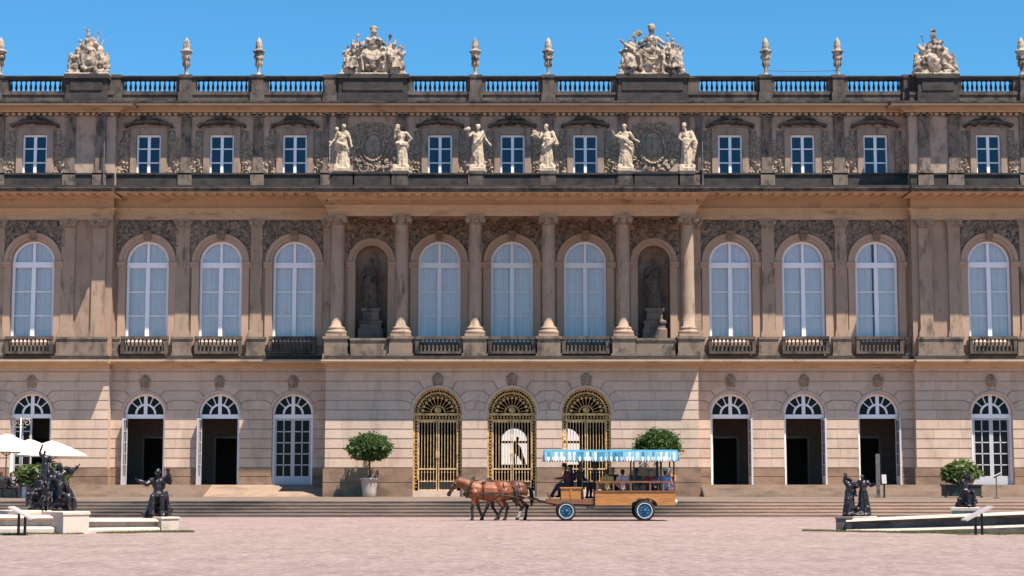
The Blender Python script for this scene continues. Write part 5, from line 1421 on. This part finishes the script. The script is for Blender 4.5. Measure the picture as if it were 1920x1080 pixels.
        h = MB(); h.tube([(-1.17, s*.12, 1.66), (-1.30, s*.125, 1.44), (-1.46, s*.10, 1.17)], .014, 6); h.obox((-1.30, s*.13, 1.47), (.13, .015, .11), E(0, 30, 0)); link('bridle', h.mesh('bridle', M['leather'], True), o)
    return o
horse((.25, .068, .018), ((-.62, -.60, 0), (-.36, -.20, .02), (.62, .36, 0), (.82, .72, 0)), (wx(914), YW-.05, 0), 'bright chestnut bay horse with black legs, nearer the viewer in the pair')
horse((.15, .042, .015), ((-.66, -.86, 0), (-.42, -.18, .05), (.78, .60, 0), (.98, .92, 0)), (wx(943), YW+.95, 0), 'dark brown horse with one white sock, half hidden behind the bright bay', True)
# ================================================================== TERRACE AND FORECOURT
def leaves(mb, n, inside, size, seed, curl=.3):
    R = random.Random(seed); k = 0
    while k < n:
        p = inside(R)
        if p is None: continue
        s = size*R.uniform(.6, 1.35); e = E(R.uniform(-60, 60), R.uniform(-60, 60), R.uniform(0, 360)).to_matrix()
        q = [Vector((-s*.28, 0, 0)), Vector((0, -s*.6, -s*curl*.3)), Vector((s*.28, 0, 0)), Vector((0, s*.6, -s*curl*.3))]
        mb.add([p+e @ a for a in q], [(0, 1, 2, 3)]); k += 1
def crown(n, rx, ry, rz, size, seed, flat=.0, lumps=9, spread=.16):
    R0 = random.Random(seed); L = []
    for i in range(lumps*3):
        a = R0.uniform(0, 2*pi); b = R0.uniform(-.6, 1); L.append(Vector((cos(a)*sqrt(max(0, 1-b*b)), sin(a)*sqrt(max(0, 1-b*b)), b)))
    def inside(R):
        d = Vector((R.gauss(0, 1), R.gauss(0, 1), R.gauss(0, 1))).normalized()
        k = .72+.28*max((max(0, d.dot(l))**10) for l in L)+.04*sin(d.x*9+seed)*cos(d.z*8)
        r = k*(1-abs(R.gauss(0, spread)))
        if R.random() < .09: r = k*R.uniform(1, 1.14)
        z = d.z*r
        if z < -.72+flat*R.random(): return None
        return Vector((d.x*r*rx, d.y*r*ry, z*rz))
    mb = MB(); leaves(mb, n, inside, size, seed); return mb
def topiary(u, base_v, Yt, label, seed, tall):
    x = X(u, 900, Yt); o = empty('potted_tree', (x, Yt, zT), label, 'potted tree', 'clipped trees in pots before the middle block')
    s = F/(Yt-CY); ph = 1.06
    p = MB(); p.lathe([(.34, 0), (.36, .03), (.40, .3), (.44, .7), (.46, .92), (.53, .95), (.53, 1.05), (.47, 1.06), (.45, .98)], (0, 0, 0), 22); p.build('pot', M['pot'], o, True)
    zc = Z(842 if not tall else 838, Yt)-zT; t = MB(); t.tube([(0, 0, .9), (.03, 0, 1.3), (-.02, .02, zc-.6), (0, 0, zc)], [.07, .055, .05, .04], 8)
    R = random.Random(seed)
    for k in range(9):
        a = k*2*pi/9; t.tube([(0, 0, zc-.75+.05*k), (.35*cos(a), .35*sin(a), zc-.35), (.8*cos(a), .8*sin(a), zc+.1)], [.035, .025, .012], 6)
    t.build('trunk', M['bark'], o, True)
    c = crown(6500, 45/s, 1.25, (31 if not tall else 36)/s, .15, seed, .12); c.build('crown', M['leaf'], o, False, (0, 0, zc))
topiary(692.5, 935, -1.7, 'flat-topped clipped tree in a pale pot, in full view left of the gates', 3, False)
topiary(1233, 935, -1.7, 'rounded clipped tree in a pot rising behind the wagon canopy', 5, True)

def shrub(name, u, Y, label, w_, h_, zc, seed, n, tub):
    o = empty(name, (X(u, 900, Y), Y, zT), label, 'potted shrub')
    t = MB()
    if tub == 'box':
        t.box(-w_*.85, w_*.85, -.5, .5, .08, .62); t.box(-w_*.9, w_*.9, -.55, .55, .62, .7)
        for sx in (-1, 1): t.box(sx*w_*.85-.06, sx*w_*.85+.06, -.5, -.4, 0, .08)
        t.build('tub', M['tub'], o)
    else: t.lathe([(.13, 0), (.11, .05), (.13, .8), (.16, 1.0), (.17, 1.03), (.13, 1.04)], (-w_*.6, 0, 0), 14); t.lathe([(.32, 0), (.4, .4), (.42, .5), (.36, .52)], (.2, .1, 0), 16); t.build('planter', M['white'], o, True)
    R = random.Random(seed); s = MB()
    for k in range(16):
        a = R.uniform(0, 6.3); r = R.uniform(.2, .8); s.tube([(.15*cos(a), .12*sin(a), .45), (r*.6*w_*cos(a), r*.5*sin(a), zc), (r*w_*cos(a), r*.8*sin(a), zc+h_*.7)], [.025, .018, .008], 5)
    s.build('stem', M['bark'], o, True)
    c = crown(n, w_, .95, h_, .30, seed, .25, 8, .34); c.build('foliage', M['leaf2'], o, False, (0, 0, zc))
shrub('oleander_shrub', 1802, -5, 'loose oleander bush in a long dark tub by the right french window', 1.12, .74, Z(888, -5)-zT, 12, 1500, 'box')
shrub('leafy_shrub', 78, -7, 'leafy green bush in white planter behind the big bronze group', 1.5, .80, Z(893, -7)-zT, 21, 2000, 'pot')

# parasols and the cafe corner
def parasol(u, v_top, v_edge, half_px, Y, label, seed):
    s = F/(Y-CY); x = X(u, v_top, Y); o = empty('parasol', (x, Y, zT), label, 'parasol', 'cream parasols at the cafe')
    zt, ze = Z(v_top, Y)-zT, Z(v_edge, Y)-zT; r = half_px/s; n = 8; m = 6; mb = MB(); vs = [(0, 0, zt)]; fs = []; a0 = pi/8
    for j in range(1, m+1):
        t = j/m
        for i in range(n*4):
            a = a0+2*pi*i/(n*4); rr = r*t*(1-.05*abs(sin((a-a0)*n/2))); z = zt+(ze-zt)*(t**1.18)-.06*t*abs(sin((a-a0)*n/2))*(1-t)
            vs.append((rr*cos(a), rr*sin(a), z))
    N4 = n*4
    fs += [(0, 1+i, 1+(i+1) % N4) for i in range(N4)]
    for j in range(m-1): fs += [(1+j*N4+i, 1+(j+1)*N4+i, 1+(j+1)*N4+(i+1) % N4, 1+j*N4+(i+1) % N4) for i in range(N4)]
    mb.add(vs, fs); c = mb.build('canopy', M['parasol'], o, True)
    v = MB()
    for i in range(N4):
        p, q = Vector(vs[1+(m-1)*N4+i]), Vector(vs[1+(m-1)*N4+(i+1) % N4]); d = Vector((0, 0, -.09)); v.add([p, q, q+d, p+d], [(0, 1, 2, 3)])
    v.build('valance', M['parasol'], c, True)
    p = MB(); p.tube([(0, 0, .05), (0, 0, zt+.08)], .035, 8); p.ell((0, 0, zt+.1), (.05, .05, .08)); p.build('pole', M['tan'], o, True)
    rb = MB()
    for i in range(n):
        a = a0+2*pi*i/n; rb.tube([(0, 0, zt-.06), (r*.96*cos(a), r*.96*sin(a), ze-.02)], .014, 5); rb.tube([(0, 0, ze-.3), (r*.5*cos(a), r*.5*sin(a), (zt+ze)/2-.08)], .012, 5)
    rb.build('ribs', M['tan'], o)
    b = MB(); b.lathe([(.35, 0), (.35, .06), (.08, .1), (.05, .3)], (0, 0, 0), 16); b.build('base', M['grey'], o, True)
parasol(13, 813, 845, 66, -5.0, 'cream parasol cut by the left picture edge', 1)
parasol(56, 823, 846, 52, -1.9, 'cream parasol mostly hidden behind the other two', 2)
parasol(97, 826, 853, 66, -5.6, 'cream parasol with its whole right edge open toward the terrace', 3)
def cafe_chair(x, y, rz, label):
    o = empty('cafe_chair', (x, y, zT), label, 'chair', 'dark cafe chairs', radians(rz))
    m = MB(); m.box(-.21, .21, -.21, .21, .41, .45); m.build('seat', M['leather'], o)
    m = MB(); m.obox((0, .24, .72), (.42, .03, .40), E(-8, 0, 0)); m.build('backrest', M['leather'], o)
    for sx in (-1, 1):
        for sy in (-1, 1): m = MB(); m.tube([(sx*.18, sy*.18, .41), (sx*.21, sy*.21, 0)], .016, 6); m.build('leg', M['iron'], o)
        m = MB(); m.tube([(sx*.19, .19, .44), (sx*.2, .22, .55)], .016, 6); m.build('back_post', M['iron'], o)
xa, xb = X(2, 915, -9), X(17, 915, -8)
cafe_chair(xa, -9, 200, 'dark cafe chair at the left picture edge under the seated guest'); cafe_chair(xb, -8, 120, 'dark cafe chair second from the left picture edge')
person(sit(), (xa, -9.03, zT+.455), 200, 'cafe guest in black jacket seated at the left picture edge', (.02, .02, .025), (.03, .03, .045), (.12, .03, .02))
person(sit(ch=(0, -.02, .44), hd=(0, -.12, .74), nk=(0, -.05, .60)), (xb, -8.0, zT+.455), 120, 'cafe guest in dark wine coloured coat bending forward', (.05, .022, .035), (.02, .02, .03), (.02, .012, .012), long_hair=True)
t = empty('cafe_table', (X(-14, 915, -8.6), -8.6, zT), 'round cafe table cut by the left picture edge', 'table')
m = MB(); m.lathe([(.38, .71), (.4, .73), (.38, .75)], (0, 0, 0), 24); m.build('table_top', M['white'], t); m = MB(); m.tube([(0, 0, 0.03), (0, 0, .715)], .03, 8); m.build('stand', M['iron'], t); m = MB(); m.lathe([(.25, 0), (.25, .03), (.05, .05)], (0, 0, 0), 16); m.build('foot', M['iron'], t)
# wrought iron bracket sign in the cafe doorway
sg = empty('hanging_sign', (X(36, 900, 1.2), 1.2, zU-.16), 'ornate scrolled sign on a thin post in front of the cafe doorway', 'sign')
zz0 = zU-.16
m = MB(); m.tube([(0, 0, .0), (0, 0, Z(783, 1.2)-zz0)], .045, 8); m.lathe([(.3, 0), (.3, .05), (.06, .1)], (0, 0, 0), 14); m.build('post', M['white2'], sg, True)
m = MB(); zc_ = Z(793, 1.2)-zz0
for cx_, d in ((-.35, 1), (.35, -1), (.0, 1)):
    m.tube([(cx_+d*(.24-.013*i)*cos(i*.55), 0, zc_+(.24-.013*i)*sin(i*.55)) for i in range(16)], .03, 6)
m.tube([(-.62, 0, zc_+.26), (.62, 0, zc_+.24)], .03, 6); m.tube([(-.6, 0, zc_-.24), (.3, 0, zc_-.26)], .03, 6); m.build('scrollwork', M['trophy'], sg, True)

# info stele, post signs
st_ = empty('info_stele', (X(1646.5, 900, -6), -6, zT), 'tall slim grey info stele in front of the third open door', 'info stele')
hz = Z(851, -6)-zT
m = MB(); m.box(-.11, .11, -.05, .05, .62, hz-.05); m.prism([(-.11, hz-.05), (.11, hz-.05), (.08, hz), (-.08, hz)], -.05, .05, back=True); m.build('panel', M['grey'], st_)
m = MB(); m.box(-.09, .09, -.04, .04, .02, .62); m.box(-.2, .2, -.15, .15, 0, .03); m.build('foot', M['rimdark'], st_)
ps = empty('post_sign', (X(1657.5, 900, -7), -7, zT), 'short black post with small pale notice beside the grey stele', 'sign')
m = MB(); m.tube([(0, 0, 0), (0, 0, .75)], .05, 8); m.build('post', M['iron'], ps); m = MB(); m.obox((0, -.02, .98), (.24, .05, .48), E(-12, 0, 0)); m.build('notice', M['sign'], ps)
ps = empty('pole_sign', (X(1868, 900, -9), -9, zT), 'thin grey pole with small tilted panel before the right french window', 'sign')
hz = Z(892, -9)-zT
m = MB(); m.tube([(0, 0, 0), (0, 0, hz)], .035, 8); m.lathe([(.16, 0), (.16, .04), (.04, .06)], (0, 0, 0), 14); m.build('pole', M['grey'], ps); m = MB(); m.obox((.06, -.02, hz+.02), (.42, .22, .04), E(-35, -25, 0)); m.build('panel', M['sign'], ps)

# lectern signs on the gravel
def lectern(ua, va, ub, vb, legs, vfoot, label):
    o0 = G((legs[0]+legs[1])/2, vfoot); Yl = o0.y; o = empty('info_lectern', o0, label, 'info sign', 'low tilted info panels by the basins')
    a = Vector((X(ua, va, Yl)-o0.x, 0, Z(va, Yl))); b = Vector((X(ub, vb, Yl)-o0.x, 0, Z(vb, Yl))); d = (b-a).normalized(); nrm = Vector((-d.z, 0, d.x)); m = MB()
    vs = []
    for p in (a, b):
        for y in (-.32, .32):
            for k in (0, 1): vs.append(p+Vector((0, y, 0))+nrm*(.05*k))
    m.add(vs, [(0, 1, 3, 2), (4, 6, 7, 5), (0, 4, 5, 1), (2, 3, 7, 6), (0, 2, 6, 4), (1, 5, 7, 3)]); m.build('panel', M['sign'], o)
    for u in legs:
        x = X(u, 985, Yl)-o0.x; t = (x-a.x)/(b.x-a.x); zt = a.z+(b.z-a.z)*t-.02; m = MB(); m.box(x-.035, x+.035, -.03, .03, 0, zt); m.build('leg', M['iron'], o)
lectern(20, 952, 64, 975, (35, 47), 1004, 'low tilted info panel on two legs before the left basin')
lectern(1808, 977, 1858, 951, (1829, 1841), 1003, 'low tilted info panel on two legs before the right basin')

# ---- fountain basins
def rim_run(mb, P0, P1, h0, h1, depth=.95, s0=.42, s1=.42):
    d = (P1-P0); L = d.length; d.normalize(); nb = Vector((-d.y, d.x, 0)); nb = nb if nb.y > 0 else -nb; vs = []; N_ = 14
    for i in range(N_+1):
        t = i/N_; p = P0+d*L*t; h = h0+(h1-h0)*t; s = h*(s0+(s1-s0)*t)
        for n_, z in ((0, -.1), (0, s-.09), (.03, s-.045), (.30, s), (.31, s+.001), (.31, h*.70), (.2, h*.76), (.12, h*.8), (.09, h-.09), (.12, h-.05), (.36, h), (depth, h), (depth, -.1)): vs.append(p+nb*n_+Vector((0, 0, z)))
    k = 13
    base_ = len(mb.v); mb.v += [tuple(p) for p in vs]
    for i in range(N_):
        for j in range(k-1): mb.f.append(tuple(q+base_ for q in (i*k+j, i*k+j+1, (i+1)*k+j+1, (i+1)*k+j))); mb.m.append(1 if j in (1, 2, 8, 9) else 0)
    mb.f.append(tuple(base_+q for q in range(k))); mb.m.append(0); mb.f.append(tuple(base_+q for q in range(len(vs)-1, len(vs)-k-1, -1))); mb.m.append(0)
    return d, nb
def block(mb, p, d, nb, w_, dep, h, lip=.03):
    vs = []
    for z, g in ((-.1, 0), (h*.82, 0), (h*.86, lip), (h-.02, lip), (h, lip-.02)):
        for a, b in ((-w_/2-g, -g), (w_/2+g, -g), (w_/2+g, dep+g), (-w_/2-g, dep+g)): vs.append(p+d*a+nb*b+Vector((0, 0, z)))
    fs = [(j*4+i, j*4+(i+1) % 4, (j+1)*4+(i+1) % 4, (j+1)*4+i) for j in range(4) for i in range(4)]+[(16, 17, 18, 19)]; mb.add(vs, fs)
def hz_at(v, P): return CZ+(P.y-CY)*(ray(960, v).z/ray(960, v).y)
# left basin
bl_ = empty('fountain_basin', G(160, 1003), 'pale moulded stone basin edge with corner blocks on the left forecourt', 'fountain basin')
def local(mb, o): return mb.xf(Matrix.Translation(-o.location))
Pa, Pm, Pb = G(330, 997), G(136, 1001), G(-150, 1002.5)
m = MB(); d, nb = rim_run(m, G(300, 997.5), Pm, .42, .46); local(m, bl_).build('rim', [M['rim'], M['rim']], bl_)
m = MB(); rim_run(m, Pm, Pb, .56, .60); local(m, bl_).build('rim', [M['rim'], M['rim']], bl_)
m = MB(); block(m, G(315, 997)-nb*.12, d, nb, .62, 1.15, hz_at(969, Pa)); local(m, bl_).build('corner_block', M['rim'], bl_)
m = MB(); block(m, Pm-nb*.22, d, nb, .85, 1.5, hz_at(959, Pm)); local(m, bl_).build('pier_block', M['rim'], bl_)
pz = hz_at(957, Pm+Vector((0, 1.5, 0))); Pq = G(98, 1001.5)
Pq = Pq+nb*1.3; Pq.x = X(98, 940, Pq.y+.6); m = MB(); block(m, Pq, d, nb, 1.9, 1.4, pz+.02, .02); local(m, bl_).build('plinth', M['rim'], bl_)
# right basin, shade painted into its face by a darker stone colour
br_ = empty('fountain_basin', G(1745, 1001), 'stone basin edge with painted shade on its face, rising to the right on the forecourt', 'fountain basin')
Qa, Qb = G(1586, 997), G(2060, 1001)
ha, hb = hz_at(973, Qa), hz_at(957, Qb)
m = MB(); d2, nb2 = rim_run(m, Qa, Qb, ha, hb+.06, .9, .22, .5); local(m, br_).build('rim', [M['rimdark'], M['rim']], br_)  # pale second material paints sunlight along the chamfered edges
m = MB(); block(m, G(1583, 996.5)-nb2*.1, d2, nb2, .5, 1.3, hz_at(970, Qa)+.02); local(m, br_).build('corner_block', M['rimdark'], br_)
Qs = G(1605, 997)+nb2*.75; Qs.x = X(1606, 950, Qs.y); hs_ = hz_at(968, Qs)
m = MB(); block(m, Qs-nb2*.3, d2, nb2, 1.15, .8, hs_, .02); local(m, br_).build('plinth', M['rim'], br_)
Qt = G(1812, 999)+nb2*1.5; Qt.x = X(1810, 950, Qt.y); ht = hz_at(951, Qt)
m = MB(); block(m, Qt-nb2*.35, d2, nb2, .8, .75, ht, .03); local(m, br_).build('plinth', M['rim'], br_)
for P, Q, dn, nn, oo, mt in ((G(332, 1000), Pb, d, nb, bl_, 'rim'), (Qa, Qb, d2, nb2, br_, 'rimdark')):
    pass
# bronze groups on the basin edges
def bronze(kind, p, z, h, label, rz=0, u=None):
    if u: p = Vector((X(u, 940, p.y), p.y, 0))
    mb = bronze_group(kind); top = max(v[2] for v in mb.v); mb.xf(Matrix.Scale(h/top, 4))
    o = link('bronze_sculpture', remesh(mb, 'bronze_sculpture', .02, M['bronze'], 1, rough=.022, rs=9), None, (p.x, p.y, z)); o.rotation_euler.z = radians(rz); tag(o, label, 'sculpture', 'black bronze groups on the basins')
pc = Pq+nb*.65; bronze(0, pc, pz+.02, hz_at(834, pc)-pz, 'large black bronze fountain group with many figures heaped below one raised arm', u=98)
pc = G(300, 997)+nb*.6; zb = hz_at(969, Pa); bronze(1, pc, zb, hz_at(878, pc)-zb, 'black bronze seated figure with lifted rod at the end of the left basin', u=296)
bronze(2, Qs, hs_, hz_at(886, Qs)-hs_, 'black bronze pair of standing figures on the corner of the right basin', u=1606)
bronze(3, Qt, ht, hz_at(884, Qt)-ht, 'small black bronze crouching figure in front of the oleander bush', u=1810)
# grass at the foot of the basins
gr = MB(); R = random.Random(4)
def strip(Pl, Pr, wl, wr_, n, nn):
    for k in range(n):
        t = R.random(); w_ = (wl+(wr_-wl)*t)*(.75+.25*sin(t*23)); q = Pl.lerp(Pr, t)-nn*(R.random()**1.3*w_); h = R.uniform(.02, .065)*(1.6 if R.random() < .06 else 1); a = R.uniform(0, 6.3); s = .018
        p = Vector((q.x, q.y, 0)); e = Vector((cos(a)*s, sin(a)*s, 0)); gr.add([p-e, p+e, p+Vector((R.uniform(-.03, .03), R.uniform(-.03, .03), h))], [(0, 1, 2)])
strip(G(350, 997), G(-60, 1002), .7, 1.7, 15000, nb); strip(G(1505, 995.5), G(1700, 998.5), .25, .9, 4500, nb2); strip(G(1690, 998.3), G(1990, 1001), .9, 2.3, 17000, nb2)
o = gr.build('grass', M['grass']); o['kind'] = 'stuff'; tag(o, 'thin strip of olive green grass along the foot of both basins', 'grass')

# ---- peacock statue in the vestibule, seen through the middle gate
YPk = 9.0; zb = Z(872, YPk); o = empty('peacock_statue', (X(972, 850, YPk), YPk, gz), 'dark bird statue with long trailing tail inside the middle gate', 'statue')
m = MB(); m.lathe([(.55, 0), (.55, .1), (.4, .2), (.36, zb-gz-.2), (.5, zb-gz-.1), (.5, zb-gz)], (0, 0, 0), 16); m.build('pedestal', M['nichestone'], o)
m = MB(); hb_ = zb-gz
m.ell((-.08, 0, hb_+.95), (.26, .2, .3), E(0, 25, 0)); m.cap((-.15, 0, hb_+1.15), .12, (-.06, 0, hb_+1.55), .07); m.ell((-.06, 0, hb_+1.64), (.1, .08, .09)); m.cap((.0, 0, hb_+.9), .2, (.36, 0, hb_+.1), .11); m.cap((.36, 0, hb_+.1), .1, (.46, 0, hb_-.3), .05)
for s in (-1, 1): m.cap((-.1, s*.08, hb_+.75), .05, (-.12, s*.08, hb_+.0), .035)
m.cap((-.06, 0, hb_+1.7), .03, (-.06, 0, hb_+1.82), .015)
link('bird', remesh(m, 'bird', .03, M['bronze'], 2), o)
